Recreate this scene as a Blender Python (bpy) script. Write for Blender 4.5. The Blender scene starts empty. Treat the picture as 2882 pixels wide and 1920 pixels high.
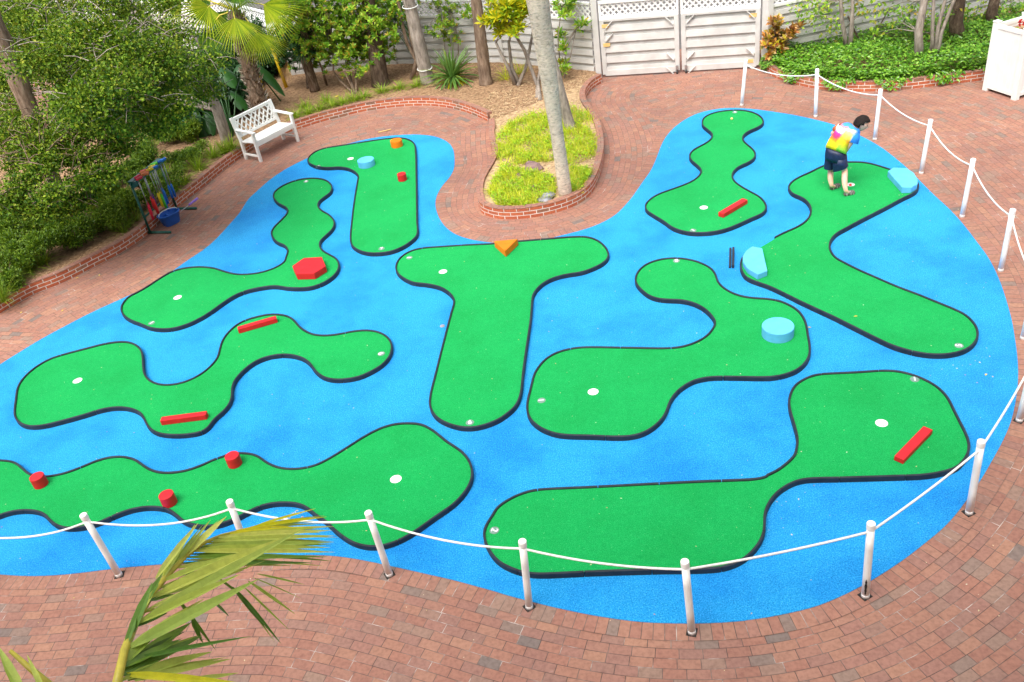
import bpy, bmesh, math, random
import numpy as np
from mathutils import Vector, Matrix, Euler
from mathutils.geometry import tessellate_polygon
random.seed(11); rng = np.random.default_rng(11)
S = bpy.context.scene; COL = S.collection
PI = math.pi; R = math.radians

# ------------------------------------------------------------------ camera (calibrated: focal px, pitch, roll, height)
FPX, PIT, ROL, CAMH, PW, PH = 2530.0, R(34.1), R(-9.05), 6.65, 2882, 1920
_cp, _sp, _cr, _sr = math.cos(PIT), math.sin(PIT), math.cos(ROL), math.sin(ROL)
_r = Vector((1, 0, 0)); FWD = Vector((0, _cp, -_sp)); _u = Vector((0, _sp, _cp))
RIGHT = _cr*_r + _sr*_u; UP = -_sr*_r + _cr*_u
CAM = Vector((0, 0, CAMH))
def ray(px, py): return RIGHT*((px-PW/2)/FPX) - UP*((py-PH/2)/FPX) + FWD
def W(px, py, z=0.0):                 # survey: photo point -> point on the level plane z
    d = ray(px, py); return CAM + d*((z-CAMH)/d.z)
def Y(px, py, y):                     # survey: photo point -> point on the upright plane y
    d = ray(px, py); return CAM + d*(y/d.y)
def crop(ox, oy, pts, s=800/2353): return [(ox+x*s, oy+y*s) for x, y in pts]
cA = lambda p: crop(0, 860, p); cB = lambda p: crop(600, 800, p); cC = lambda p: crop(1400, 800, p); cD = lambda p: crop(2082, 780, p)
cE = lambda p: crop(700, 350, p); cF = lambda p: crop(1400, 400, p); cG = lambda p: crop(2082, 250, p); cH = lambda p: crop(0, 400, p)
cI = lambda p: crop(700, 1250, p); cJ = lambda p: crop(1400, 1280, p); cK = lambda p: crop(2082, 1280, p); cL = lambda p: crop(0, 1387, p)
cM = lambda p: crop(700, 0, p); cN = lambda p: crop(1400, 0, p); cO = lambda p: crop(2082, 0, p)

cam_d = bpy.data.cameras.new("camera"); cam = bpy.data.objects.new("camera", cam_d); COL.objects.link(cam)
cam_d.sensor_width = 36; cam_d.lens = 36*FPX/PW; cam_d.clip_start = 0.05; cam_d.clip_end = 500
m = Matrix((RIGHT, UP, -FWD)).transposed().to_4x4(); m.translation = CAM; cam.matrix_world = m
S.camera = cam

# ------------------------------------------------------------------ materials
def new_mat(name):
    m = bpy.data.materials.new(name); m.use_nodes = True
    nt = m.node_tree; b = nt.nodes["Principled BSDF"]; return m, nt, b
def N(nt, t, **kw):
    n = nt.nodes.new(t)
    for k, v in kw.items(): setattr(n, k, v)
    return n
def rgba(c): return (c[0], c[1], c[2], 1)
def ramp(nt, fac, stops, interp='LINEAR'):
    n = N(nt, 'ShaderNodeValToRGB'); n.color_ramp.interpolation = interp
    e = n.color_ramp.elements
    while len(e) < len(stops): e.new(0.5)
    for i, (p, c) in enumerate(stops): e[i].position = p; e[i].color = rgba(c)
    nt.links.new(fac, n.inputs[0]); return n.outputs[0]
def mixc(nt, fac, a, b, mode='MIX'):
    n = N(nt, 'ShaderNodeMix', data_type='RGBA', blend_type=mode)
    for sock, v in ((n.inputs[0], fac), (n.inputs[6], a), (n.inputs[7], b)):
        if hasattr(v, 'links') or isinstance(v, bpy.types.NodeSocket): nt.links.new(v, sock)
        elif isinstance(v, (int, float)): sock.default_value = v
        else: sock.default_value = rgba(v)
    return n.outputs[2]
def noise(nt, scale, detail=3, vec=None, rough=.55):
    n = N(nt, 'ShaderNodeTexNoise'); n.inputs['Scale'].default_value = scale; n.inputs['Detail'].default_value = detail
    n.inputs['Roughness'].default_value = rough
    if vec is not None: nt.links.new(vec, n.inputs['Vector'])
    return n.outputs['Fac']
def coords(nt, what='Object'): return N(nt, 'ShaderNodeTexCoord').outputs[what]
def worldpos(nt): return N(nt, 'ShaderNodeNewGeometry').outputs['Position']
def bump(nt, b, h, strength=.3, dist=.01):
    n = N(nt, 'ShaderNodeBump'); n.inputs['Strength'].default_value = strength; n.inputs['Distance'].default_value = dist
    nt.links.new(h, n.inputs['Height']); nt.links.new(n.outputs[0], b.inputs['Normal'])
def simple(name, c, rough=.5, var=.12, scale=20, spec=.5, bmp=0, c2=None, metal=0, fine=None):
    m, nt, b = new_mat(name); p = worldpos(nt)
    f = noise(nt, scale, 4, p)
    lo = c2 if c2 else tuple(x*(1-var) for x in c); hi = tuple(min(1, x*(1+var)) for x in c)
    col = ramp(nt, f, [(.3, lo), (.7, hi)])
    nt.links.new(col, b.inputs['Base Color']); b.inputs['Roughness'].default_value = rough
    b.inputs['Specular IOR Level'].default_value = spec; b.inputs['Metallic'].default_value = metal
    if bmp: bump(nt, b, noise(nt, fine or scale*6, 3, p), bmp, .01)
    return m
def leafmat(name, cols, rough=.45, transl=.35, spec=.4):
    m, nt, b = new_mat(name)
    r = N(nt, 'ShaderNodeNewGeometry').outputs['Random Per Island']
    n = len(cols); col = ramp(nt, r, [(i/max(1, n-1), c) for i, c in enumerate(cols)])
    col = mixc(nt, .6, col, ramp(nt, noise(nt, 28, 4, worldpos(nt), .7), [(.3, (.66, .68, .6)), (.7, (1.2, 1.18, 1.15))]), 'MULTIPLY')
    nt.links.new(col, b.inputs['Base Color']); b.inputs['Roughness'].default_value = rough
    b.inputs['Specular IOR Level'].default_value = spec
    t = N(nt, 'ShaderNodeBsdfTranslucent'); nt.links.new(col, t.inputs['Color'])
    mx = N(nt, 'ShaderNodeMixShader'); mx.inputs[0].default_value = transl
    nt.links.new(b.outputs[0], mx.inputs[1]); nt.links.new(t.outputs[0], mx.inputs[2])
    nt.links.new(mx.outputs[0], nt.nodes['Material Output'].inputs['Surface']); return m

def paver_mat(name, uv=True, rot=0, bw=.2, bh=.1, mortar=.0036, off=.5):
    m, nt, b = new_mat(name)
    if uv: vec = coords(nt, 'UV')
    else:
        mp = N(nt, 'ShaderNodeMapping'); mp.inputs['Rotation'].default_value = (0, 0, rot)
        nt.links.new(worldpos(nt), mp.inputs['Vector']); vec = mp.outputs[0]
    # wobble the joints a little
    br = N(nt, 'ShaderNodeTexBrick', offset=off, offset_frequency=2)
    br.inputs['Scale'].default_value = 1; br.inputs['Brick Width'].default_value = bw; br.inputs['Row Height'].default_value = bh
    br.inputs['Mortar Size'].default_value = mortar; br.inputs['Mortar Smooth'].default_value = .25; br.inputs['Bias'].default_value = 0
    br.inputs['Color1'].default_value = (0, 0, 0, 1); br.inputs['Color2'].default_value = (1, 1, 1, 1); br.inputs['Mortar'].default_value = (.5, .5, .5, 1)
    nt.links.new(vec, br.inputs['Vector'])
    col = ramp(nt, br.outputs['Color'], [(0, (0.351, 0.173, 0.126)), (.16, (0.383, 0.186, 0.133)), (.32, (0.401, 0.209, 0.144)), (.46, (0.351, 0.180, 0.137)), (.58, (0.428, 0.228, 0.153)),
                                          (.70, (0.369, 0.189, 0.144)), (.80, (0.333, 0.181, 0.141)), (.92, (0.341, 0.219, 0.164)), (.972, (0.292, 0.205, 0.164)), (1, (0.215, 0.172, 0.152))])
    p = worldpos(nt)
    col = mixc(nt, .55, col, ramp(nt, noise(nt, 26, 4, p), [(.25, (.55, .5, .5)), (.55, (1, 1, 1)), (.8, (1.25, 1.2, 1.15))]), 'MULTIPLY')
    col = mixc(nt, .6, col, ramp(nt, noise(nt, .55, 3, p), [(.3, (.74, .72, .74)), (.7, (1.12, 1.1, 1.08))]), 'MULTIPLY')
    col = mixc(nt, .1, col, (.0, .0, .0))
    stain = ramp(nt, noise(nt, 7, 5, p, .7), [(.66, (0, 0, 0)), (.76, (1, 1, 1))])
    col = mixc(nt, ramp(nt, noise(nt, 9, 4, p, .7), [(.7, (0, 0, 0)), (.8, (.35, .35, .35))]), col, (.1, .07, .06))
    col = mixc(nt, ramp(nt, noise(nt, 3.3, 6, p, .75), [(.68, (0, 0, 0)), (.78, (.3, .3, .3))]), col, (.55, .5, .46))
    joint = ramp(nt, noise(nt, 3.5, 4, p), [(.42, (.085, .06, .05)), (.56, (.16, .12, .1)), (.68, (.5, .45, .4))])
    col = mixc(nt, br.outputs['Fac'], col, joint)
    nt.links.new(col, b.inputs['Base Color']); b.inputs['Roughness'].default_value = .82; b.inputs['Specular IOR Level'].default_value = .25
    sub = N(nt, 'ShaderNodeMath', operation='MULTIPLY_ADD'); nt.links.new(br.outputs['Fac'], sub.inputs[0]); sub.inputs[1].default_value = -1
    nz = N(nt, 'ShaderNodeMath', operation='MULTIPLY'); nt.links.new(noise(nt, 90, 3, p), nz.inputs[0]); nz.inputs[1].default_value = .35
    nt.links.new(nz.outputs[0], sub.inputs[2]); bump(nt, b, sub.outputs[0], .5, .006)
    return m
def wallbrick_mat(name):
    m, nt, b = new_mat(name); vec = coords(nt, 'UV')
    br = N(nt, 'ShaderNodeTexBrick', offset=.5, offset_frequency=2)
    br.inputs['Scale'].default_value = 1; br.inputs['Brick Width'].default_value = .215; br.inputs['Row Height'].default_value = .0667
    br.inputs['Mortar Size'].default_value = .0075; br.inputs['Mortar Smooth'].default_value = .2
    br.inputs['Color1'].default_value = (0, 0, 0, 1); br.inputs['Color2'].default_value = (1, 1, 1, 1)
    nt.links.new(vec, br.inputs['Vector']); p = worldpos(nt)
    col = ramp(nt, br.outputs['Color'], [(0, (.46, .115, .05)), (.4, (.52, .15, .065)), (.7, (.42, .11, .055)), (.85, (.52, .19, .09)), (1, (.24, .13, .085))])
    col = mixc(nt, .6, col, ramp(nt, noise(nt, 30, 4, p), [(.3, (.6, .6, .6)), (.7, (1.2, 1.2, 1.2))]), 'MULTIPLY')
    mort = ramp(nt, noise(nt, 12, 4, p), [(.3, (.52, .47, .41)), (.7, (.76, .72, .66))])
    col = mixc(nt, br.outputs['Fac'], col, mort)
    nt.links.new(col, b.inputs['Base Color']); b.inputs['Roughness'].default_value = .85
    inv = N(nt, 'ShaderNodeMath', operation='MULTIPLY_ADD'); nt.links.new(br.outputs['Fac'], inv.inputs[0]); inv.inputs[1].default_value = -1
    nz = N(nt, 'ShaderNodeMath', operation='MULTIPLY'); nt.links.new(noise(nt, 60, 3, p), nz.inputs[0]); nz.inputs[1].default_value = .5
    nt.links.new(nz.outputs[0], inv.inputs[2]); bump(nt, b, inv.outputs[0], .5, .008)
    return m
def carpet_mat(name, dark, mid, light, patch, scale=140, sheen=.25):
    m, nt, b = new_mat(name); p = worldpos(nt)
    col = ramp(nt, noise(nt, scale, 2, p, .8), [(.28, dark), (.5, mid), (.74, light)])
    col = mixc(nt, .75, col, ramp(nt, noise(nt, 1.1, 4, p, .6), [(.34, patch), (.54, (1, 1, 1)), (.74, (1.15, 1.1, 1.05))]), 'MULTIPLY')
    col = mixc(nt, .5, col, ramp(nt, noise(nt, 18, 4, p, .6), [(.3, (.84, .88, .9)), (.7, (1.12, 1.08, 1.06))]), 'MULTIPLY')
    fleck = ramp(nt, noise(nt, 60, 2, p, .5), [(.735, (0, 0, 0)), (.78, (.55, .55, .55))])
    col = mixc(nt, fleck, col, tuple(min(1, x*.6+.35) for x in light))
    nt.links.new(col, b.inputs['Base Color']); b.inputs['Roughness'].default_value = .95; b.inputs['Specular IOR Level'].default_value = .1
    b.inputs['Sheen Weight'].default_value = sheen; b.inputs['Sheen Roughness'].default_value = .5; b.inputs['Sheen Tint'].default_value = rgba(tuple(min(1, x*.7+.3) for x in light))
    bump(nt, b, noise(nt, 220, 2, p, .8), .6, .012); return m

M = {}
M['paver'] = paver_mat('brick_paver'); M['soldier'] = paver_mat('brick_paver_edge', off=0); M['paver_far'] = paver_mat('brick_paver_straight', uv=False, rot=R(20)); M['wallbrick'] = wallbrick_mat('wall_brick')
M['blue'] = carpet_mat('blue_carpet', (.003, .155, .46), (.009, .30, .70), (.09, .53, .93), (.36, .68, .9), 75, .2)
M['turf'] = carpet_mat('green_turf', (.002, .235, .044), (.004, .345, .078), (.035, .47, .125), (.8, .88, .8), 120, .12)
M['rail'] = simple('dark_rail', (.02, .026, .036), .6, .3, 9, .4, .15)
M['mark'] = simple('marker_grey', (.16, .27, .22), .6, .2, 40); M['white'] = simple('white_plastic', (.8, .8, .79), .4, .04, 6, .5)
M['cupin'] = simple('cup_white', (.85, .86, .86), .4, .03, 30); M['hole'] = simple('dark_gap', (.02, .016, .014), .9, .3, 30)
M['post'] = simple('white_pvc', (.9, .9, .87), .8, .04, 9, .1); M['rope'] = simple('white_rope', (.8, .79, .75), .8, .1, 60, .2, .4)
M['red'] = simple('red_foam', (.62, .012, .02), .55, .12, 8, .4, .08); M['orange'] = simple('orange_foam', (.8, .185, .005), .55, .1, 8, .4, .08)
M['sky'] = simple('sky_blue_foam', (.11, .46, .80), .6, .1, 8, .35, .08)
M['wpaint'] = simple('white_paint', (.8, .81, .78), .4, .05, 5, .5); M['fence'] = simple('grey_white_boards', (.61, .60, .575), .6, .1, 3, .3, c2=(.52, .51, .485))
M['lattice'] = simple('white_lattice', (.8, .8, .78), .5, .05, 6); M['patch'] = simple('bare_wood', (.72, .47, .17), .7, .15, 12)
M['green_metal'] = simple('dark_green_metal', (.008, .10, .075), .35, .2, 9, .5); M['steel'] = simple('steel', (.45, .46, .47), .3, .1, 30, .5, metal=.8)
M['bucket'] = simple('blue_bucket', (.015, .13, .55), .35, .12, 9)
for k, c in (('g_red', (.72, .015, .05)), ('g_scarlet', (.8, .03, .02)), ('g_yellow', (.82, .62, .01)), ('g_green', (.1, .6, .04)), ('g_blue', (.01, .16, .62)), ('g_purple', (.13, .02, .3)), ('g_orange', (.8, .2, .05)), ('g_lilac', (.32, .18, .7))):
    M[k] = simple('grip_'+k[2:], c, .5, .08, 20)
M['skin'] = simple('skin', (.74, .47, .35), .5, .06, 30); M['hair'] = simple('dark_hair', (.014, .008, .006), .6, .5, 90, .25, .9, fine=160)
_b = M['skin'].node_tree.nodes['Principled BSDF']; _b.inputs['Subsurface Weight'].default_value = .35; _b.inputs['Subsurface Radius'].default_value = (1, .25, .12); _b.inputs['Subsurface Scale'].default_value = .04
M['navy'] = simple('navy_shorts', (.008, .018, .06), .5, .35, 18, .4, .3, fine=22); M['shoe'] = simple('grey_sandal', (.13, .12, .11), .7, .4, 60, .3); M['strap'] = simple('sandal_strap', (.36, .35, .34), .7, .2, 60)
M['soil'] = simple('mulch_soil', (.33, .21, .12), .95, .3, 18, .1, .8, c2=(.16, .095, .055), fine=60)
M['sand'] = simple('sandy_soil', (.46, .33, .2), .95, .3, 12, .1, .8, c2=(.3, .2, .11), fine=60)
M['dirt'] = simple('ground_dirt', (.17, .12, .085), .95, .3, 2, .1, .5)
M['rock'] = simple('grey_rock', (.27, .27, .3), .85, .4, 9, .3, .8, fine=25); M['rock_red'] = simple('reddish_rock', (.22, .14, .13), .85, .4, 9, .3, .8, fine=25)
M['ball_r'] = simple('red_ball', (.7, .01, .01), .3, .02, 5); M['ball_y'] = simple('yellow_ball', (.8, .72, .25), .3, .02, 5)
M['yellow_pole'] = simple('yellow_pole', (.72, .48, .005), .5, .15, 8); M['black'] = simple('black_band', (.01, .01, .01), .6, .2, 9)
def bark_mat(name, a, c, ring=0, sc=14):
    m, nt, b = new_mat(name); p = worldpos(nt)
    mp = N(nt, 'ShaderNodeMapping'); mp.inputs['Scale'].default_value = (1, 1, .25 if not ring else 2.2); nt.links.new(p, mp.inputs['Vector'])
    f = noise(nt, sc, 6, mp.outputs[0], .7)
    col = ramp(nt, f, [(.3, tuple(x*.45 for x in a)), (.48, a), (.68, c)])
    col = mixc(nt, .6, col, ramp(nt, noise(nt, 3, 4, p), [(.3, (.62, .6, .6)), (.7, (1.2, 1.15, 1.1))]), 'MULTIPLY')
    nt.links.new(col, b.inputs['Base Color']); b.inputs['Roughness'].default_value = .9; b.inputs['Specular IOR Level'].default_value = .15
    bump(nt, b, f, .8, .03); return m
M['bark_palm'] = bark_mat('palm_bark', (.66, .55, .44), (.82, .70, .58), 1, 16); M['bark'] = bark_mat('bark', (.22, .155, .11), (.36, .28, .21))
M['bark_grey'] = bark_mat('grey_bark', (.3, .26, .22), (.45, .4, .35)); M['bark_dark'] = bark_mat('dark_bark', (.1, .07, .05), (.2, .15, .11)); M['husk'] = bark_mat('palm_husk', (.13, .085, .055), (.3, .23, .17), 0, 22)
M['leaf_tree'] = leafmat('leaf_tree', [(.02, .06, .004), (.05, .125, .006), (.115, .225, .012), (.21, .34, .02), (.03, .085, .005), (.3, .4, .025), (.08, .17, .008), (.36, .38, .04)], .5, .25, .2)
M['leaf_hedge'] = leafmat('leaf_hedge', [(.035, .09, .005), (.08, .17, .007), (.14, .25, .01), (.22, .33, .015)], .5, .3)
M['leaf_hedge2'] = leafmat('leaf_hedge_light', [(.07, .16, .01), (.16, .28, .014), (.24, .36, .02), (.11, .21, .012), (.3, .4, .03)], .5, .3)
M['leaf_pitt'] = leafmat('leaf_rosette', [(.098, .266, .017), (.182, .420, .028), (.336, .560, .042), (.504, .644, .070), (.140, .336, .021), (.630, .420, .056)], .4, .3)
M['leaf_yellow'] = leafmat('leaf_yellow', [(.55, .55, .015), (.7, .6, .01), (.4, .52, .02), (.26, .46, .03)], .4, .4)
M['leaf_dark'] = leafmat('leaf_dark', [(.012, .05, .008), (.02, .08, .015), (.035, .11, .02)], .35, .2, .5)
M['leaf_banana'] = leafmat('leaf_broad', [(.02, .085, .02), (.035, .13, .028), (.06, .17, .03)], .3, .25, .5)
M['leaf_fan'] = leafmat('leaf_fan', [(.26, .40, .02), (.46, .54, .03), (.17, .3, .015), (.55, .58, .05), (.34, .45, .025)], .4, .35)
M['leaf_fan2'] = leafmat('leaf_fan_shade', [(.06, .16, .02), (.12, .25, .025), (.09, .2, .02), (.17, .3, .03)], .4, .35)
M['leaf_dry'] = leafmat('leaf_dry', [(.36, .2, .08), (.5, .32, .14), (.42, .25, .1)], .7, .3)
M['leaf_brom'] = leafmat('leaf_strap', [(.10, .22, .04), (.17, .31, .06), (.07, .17, .035), (.3, .4, .06)], .4, .25)
M['leaf_drac'] = leafmat('leaf_sword', [(.025, .10, .015), (.06, .18, .02), (.16, .3, .03)], .35, .25)
M['grass'] = leafmat('grass_tuft', [(.14, .27, .015), (.24, .36, .02), (.1, .2, .012), (.4, .4, .04)], .5, .35)
M['grass_y'] = leafmat('island_grass', [(.42, .6, .012), (.6, .72, .02), (.76, .74, .03), (.46, .64, .015), (.85, .76, .16), (.28, .5, .015)], .5, .4)
M['cover'] = leafmat('ground_cover', [(.05, .17, .012), (.10, .28, .015), (.17, .40, .025), (.28, .5, .05), (.07, .22, .012)], .28, .25, .6)
M['croton'] = leafmat('croton', [(.62, .25, .04), (.75, .45, .14), (.34, .07, .02), (.6, .52, .03), (.2, .05, .02), (.8, .55, .28), (.2, .28, .02)], .3, .2, .6)
M['chips'] = leafmat('chips', [(.42, .27, .15), (.58, .42, .26), (.3, .18, .1), (.5, .36, .22)], .9, .05, .1)
M['chips_light'] = leafmat('chips_light', [(.62, .45, .27), (.72, .56, .36), (.5, .34, .2), (.66, .5, .3)], .9, .05, .1)
M['flakes'] = leafmat('flakes', [(.62, .5, .28), (.7, .66, .55), (.5, .42, .16), (.55, .25, .16), (.68, .6, .4)], .8, .1, .1)
M['leaf_fallen'] = leafmat('leaf_fallen', [(.75, .5, .02), (.7, .6, .1)], .6, .1)
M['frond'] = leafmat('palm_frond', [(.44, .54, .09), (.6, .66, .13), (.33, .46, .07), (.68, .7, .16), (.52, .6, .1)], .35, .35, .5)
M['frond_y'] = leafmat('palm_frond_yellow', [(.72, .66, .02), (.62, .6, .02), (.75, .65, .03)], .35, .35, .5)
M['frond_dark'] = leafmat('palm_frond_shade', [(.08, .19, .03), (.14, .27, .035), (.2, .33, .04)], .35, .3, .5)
M['rachis'] = simple('rachis', (.5, .42, .04), .45, .2, 30); M['flower'] = leafmat('red_petal', [(.75, .01, .02), (.6, .01, .02)], .5, .3)

# ------------------------------------------------------------------ object helpers
def tag(o, label=None, cat=None, group=None, kind=None):
    if label: o['label'] = label
    if cat: o['category'] = cat
    if group: o['group'] = group
    if kind: o['kind'] = kind
    return o
def root(name, loc=(0, 0, 0), rz=0, label=None, cat=None, group=None):
    o = bpy.data.objects.new(name, None); o.empty_display_size = .1; COL.objects.link(o)
    o.location = loc; o.rotation_euler = (0, 0, rz); return tag(o, label, cat, group)
def origin_of(p):
    v = Vector((0, 0, 0))
    while p is not None: v += p.location; p = p.parent
    return v
def link(name, me, mat, parent=None, smooth=False):
    o = bpy.data.objects.new(name, me); COL.objects.link(o)
    for mm in (mat if isinstance(mat, (list, tuple)) else [mat]): me.materials.append(mm)
    if smooth: me.shade_smooth()
    if parent is not None: o.parent = parent
    return o
class MB:
    def __init__(s): s.v = []; s.f = []; s.uv = []; s.mi = []
    def add(s, vs, fs, uvs=None, mi=0):
        o = len(s.v); s.v += [tuple(v) for v in vs]
        for k, f in enumerate(fs):
            s.f.append(tuple(i+o for i in f)); s.mi.append(mi)
            s.uv.append([uvs[i] for i in f] if uvs else [(0, 0)]*len(f))
        return s
    def box(s, c, size, rot=None, mi=0, bev=0):
        x, y, z = (a/2 for a in size); M3 = rot if rot is not None else Matrix.Identity(3)
        if bev:
            bm = bmesh.new(); bmesh.ops.create_cube(bm, size=1)
            for v in bm.verts: v.co = Vector((v.co.x*size[0], v.co.y*size[1], v.co.z*size[2]))
            bmesh.ops.bevel(bm, geom=list(bm.edges), offset=bev, segments=2, affect='EDGES', profile=.6)
            bm.verts.index_update(); s.add([M3 @ v.co + Vector(c) for v in bm.verts], [[v.index for v in f.verts] for f in bm.faces], mi=mi); bm.free(); return s
        vs = [M3 @ Vector((a, b, d)) + Vector(c) for a in (-x, x) for b in (-y, y) for d in (-z, z)]
        return s.add(vs, [(0, 1, 3, 2), (4, 6, 7, 5), (0, 4, 5, 1), (2, 3, 7, 6), (0, 2, 6, 4), (1, 5, 7, 3)], mi=mi)
    def bar(s, a, b, w, h, up=(0, 0, 1), mi=0, bev=0):
        a = Vector(a); b = Vector(b); x = (b-a); L = x.length; x.normalize(); u = Vector(up)
        y = u.cross(x)
        if y.length < 1e-4: y = Vector((0, 1, 0)).cross(x)
        y.normalize(); z = x.cross(y); return s.box((a+b)/2, (L, w, h), Matrix((x, y, z)).transposed(), mi, bev)
    def tube(s, pts, rad, n=8, cap=True, mi=0, ell=1.0):
        pts = [Vector(p) for p in pts]; k = len(pts); rad = rad if isinstance(rad, (list, tuple)) else [rad]*k
        vs = []; prev = None
        for i, p in enumerate(pts):
            t = (pts[min(i+1, k-1)] - pts[max(i-1, 0)]).normalized()
            if prev is None: a = t.cross(Vector((0, 0, 1)) if abs(t.z) < .95 else Vector((1, 0, 0))).normalized()
            else: a = (prev - t*prev.dot(t)).normalized()
            prev = a; b = t.cross(a)
            for j in range(n):
                th = 2*PI*j/n; vs.append(p + (a*math.cos(th) + b*math.sin(th)*ell)*rad[i])
        fs = [(i*n+j, i*n+(j+1) % n, (i+1)*n+(j+1) % n, (i+1)*n+j) for i in range(k-1) for j in range(n)]
        if cap: fs += [tuple(reversed(range(n))), tuple((k-1)*n+j for j in range(n))]
        return s.add(vs, fs, mi=mi)
    def lathe(s, c, prof, n=24, sx=1, sy=1, mi=0):
        c = Vector(c); vs = [c + Vector((r*math.cos(2*PI*j/n)*sx, r*math.sin(2*PI*j/n)*sy, z)) for r, z in prof for j in range(n)]
        k = len(prof)
        fs = [(i*n+j, i*n+(j+1) % n, (i+1)*n+(j+1) % n, (i+1)*n+j) for i in range(k-1) for j in range(n)]
        fs += [tuple(reversed(range(n))), tuple((k-1)*n+j for j in range(n))]
        return s.add(vs, fs, mi=mi)
    def build(s, name, mat, parent=None, smooth=False, world=False):
        me = bpy.data.meshes.new(name); off = origin_of(parent) if (world and parent is not None) else Vector((0, 0, 0))
        me.from_pydata([(x-off.x, y-off.y, z-off.z) for x, y, z in s.v], [], s.f)
        ul = me.uv_layers.new(name='UVMap'); flat = [c for f in s.uv for uv in f for c in uv]; ul.data.foreach_set('uv', flat)
        if any(s.mi): me.polygons.foreach_set('material_index', s.mi)
        me.update(); return link(name, me, mat, parent, smooth)
def prism(name, poly, z0, z1, mat, parent, bev=.008):
    bm = bmesh.new(); off = origin_of(parent); n = len(poly)
    b = [bm.verts.new((p[0]-off.x, p[1]-off.y, z0-off.z)) for p in poly]; t = [bm.verts.new((p[0]-off.x, p[1]-off.y, z1-off.z)) for p in poly]
    bm.faces.new(list(reversed(b))); bm.faces.new(t)
    for i in range(n): bm.faces.new((b[i], b[(i+1) % n], t[(i+1) % n], t[i]))
    bmesh.ops.recalc_face_normals(bm, faces=list(bm.faces))
    bmesh.ops.bevel(bm, geom=list(bm.edges), offset=bev, segments=2, affect='EDGES', profile=.6)
    me = bpy.data.meshes.new(name); bm.to_mesh(me); bm.free(); return link(name, me, mat, parent)
def catmull(pts, closed=True, step=.04):
    P = [Vector((p[0], p[1])) for p in pts]; n = len(P); out = []
    for i in range(n if closed else n-1):
        g = (lambda k: P[k % n]) if closed else (lambda k: P[max(0, min(n-1, k))])
        a, b, c, d = g(i-1), g(i), g(i+1), g(i+2)
        t0 = 0; t1 = t0+max(1e-4, (b-a).length)**.5; t2 = t1+max(1e-4, (c-b).length)**.5; t3 = t2+max(1e-4, (d-c).length)**.5
        k = max(1, int((c-b).length/step))
        for j in range(k):
            t = t1+(t2-t1)*j/k
            A1 = a*((t1-t)/(t1-t0))+b*((t-t0)/(t1-t0)) if t1 > t0 else b
            A2 = b*((t2-t)/(t2-t1))+c*((t-t1)/(t2-t1)); A3 = c*((t3-t)/(t3-t2))+d*((t-t2)/(t3-t2))
            B1 = A1*((t2-t)/(t2-t0))+A2*((t-t0)/(t2-t0)); B2 = A2*((t3-t)/(t3-t1))+A3*((t-t1)/(t3-t1))
            out.append(B1*((t2-t)/(t2-t1))+B2*((t-t1)/(t2-t1)))
    if not closed: out.append(P[-1])
    return out
def resample(P, step, closed=True):
    Q = list(P)+([P[0]] if closed else []); d = [0]
    for i in range(1, len(Q)): d.append(d[-1]+(Q[i]-Q[i-1]).length)
    n = max(3, int(round(d[-1]/step))); out = []; j = 0
    for i in range(n if closed else n+1):
        t = d[-1]*i/n
        while j < len(d)-2 and d[j+1] < t: j += 1
        f = (t-d[j])/max(1e-9, d[j+1]-d[j]); out.append(Q[j].lerp(Q[j+1], min(1, f)))
    return out
def smooth(P, k, closed=True):
    for _ in range(k):
        n = len(P)
        P = [(P[(i-1) % n]+P[i]*2+P[(i+1) % n])/4 if closed or 0 < i < n-1 else P[i] for i in range(n)]
    return P
def area(P): return .5*sum(P[i].x*P[(i+1) % len(P)].y-P[(i+1) % len(P)].x*P[i].y for i in range(len(P)))
def normals(P, closed=True):
    n = len(P); out = []
    for i in range(n):
        t = (P[(i+1) % n]-P[(i-1) % n]) if closed else (P[min(n-1, i+1)]-P[max(0, i-1)])
        t.normalize(); out.append(Vector((t.y, -t.x)))     # outward when counter-clockwise
    return out
def inside(p, poly):
    c = False; n = len(poly); x, y = p[0], p[1]; j = n-1
    for i in range(n):
        a, b = poly[i], poly[j]
        if (a[1] > y) != (b[1] > y) and x < (b[0]-a[0])*(y-a[1])/(b[1]-a[1])+a[0]: c = not c
        j = i
    return c
def sheet(name, poly, z, mat, parent=None, world=True, holes=()):
    loops = [[Vector((p[0], p[1], 0)) for p in poly]]+[[Vector((p[0], p[1], 0)) for p in h] for h in holes]
    tris = tessellate_polygon(loops); vs = [p for l in loops for p in l]; off = origin_of(parent)
    fs = []
    for t in tris:
        a, b, c = (vs[i] for i in t)
        fs.append(t if (b-a).cross(c-a).z > 0 else (t[0], t[2], t[1]))
    me = bpy.data.meshes.new(name); me.from_pydata([(p.x-off.x, p.y-off.y, z-off.z) for p in vs], [], fs); me.update()
    return link(name, me, mat, parent)
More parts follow.
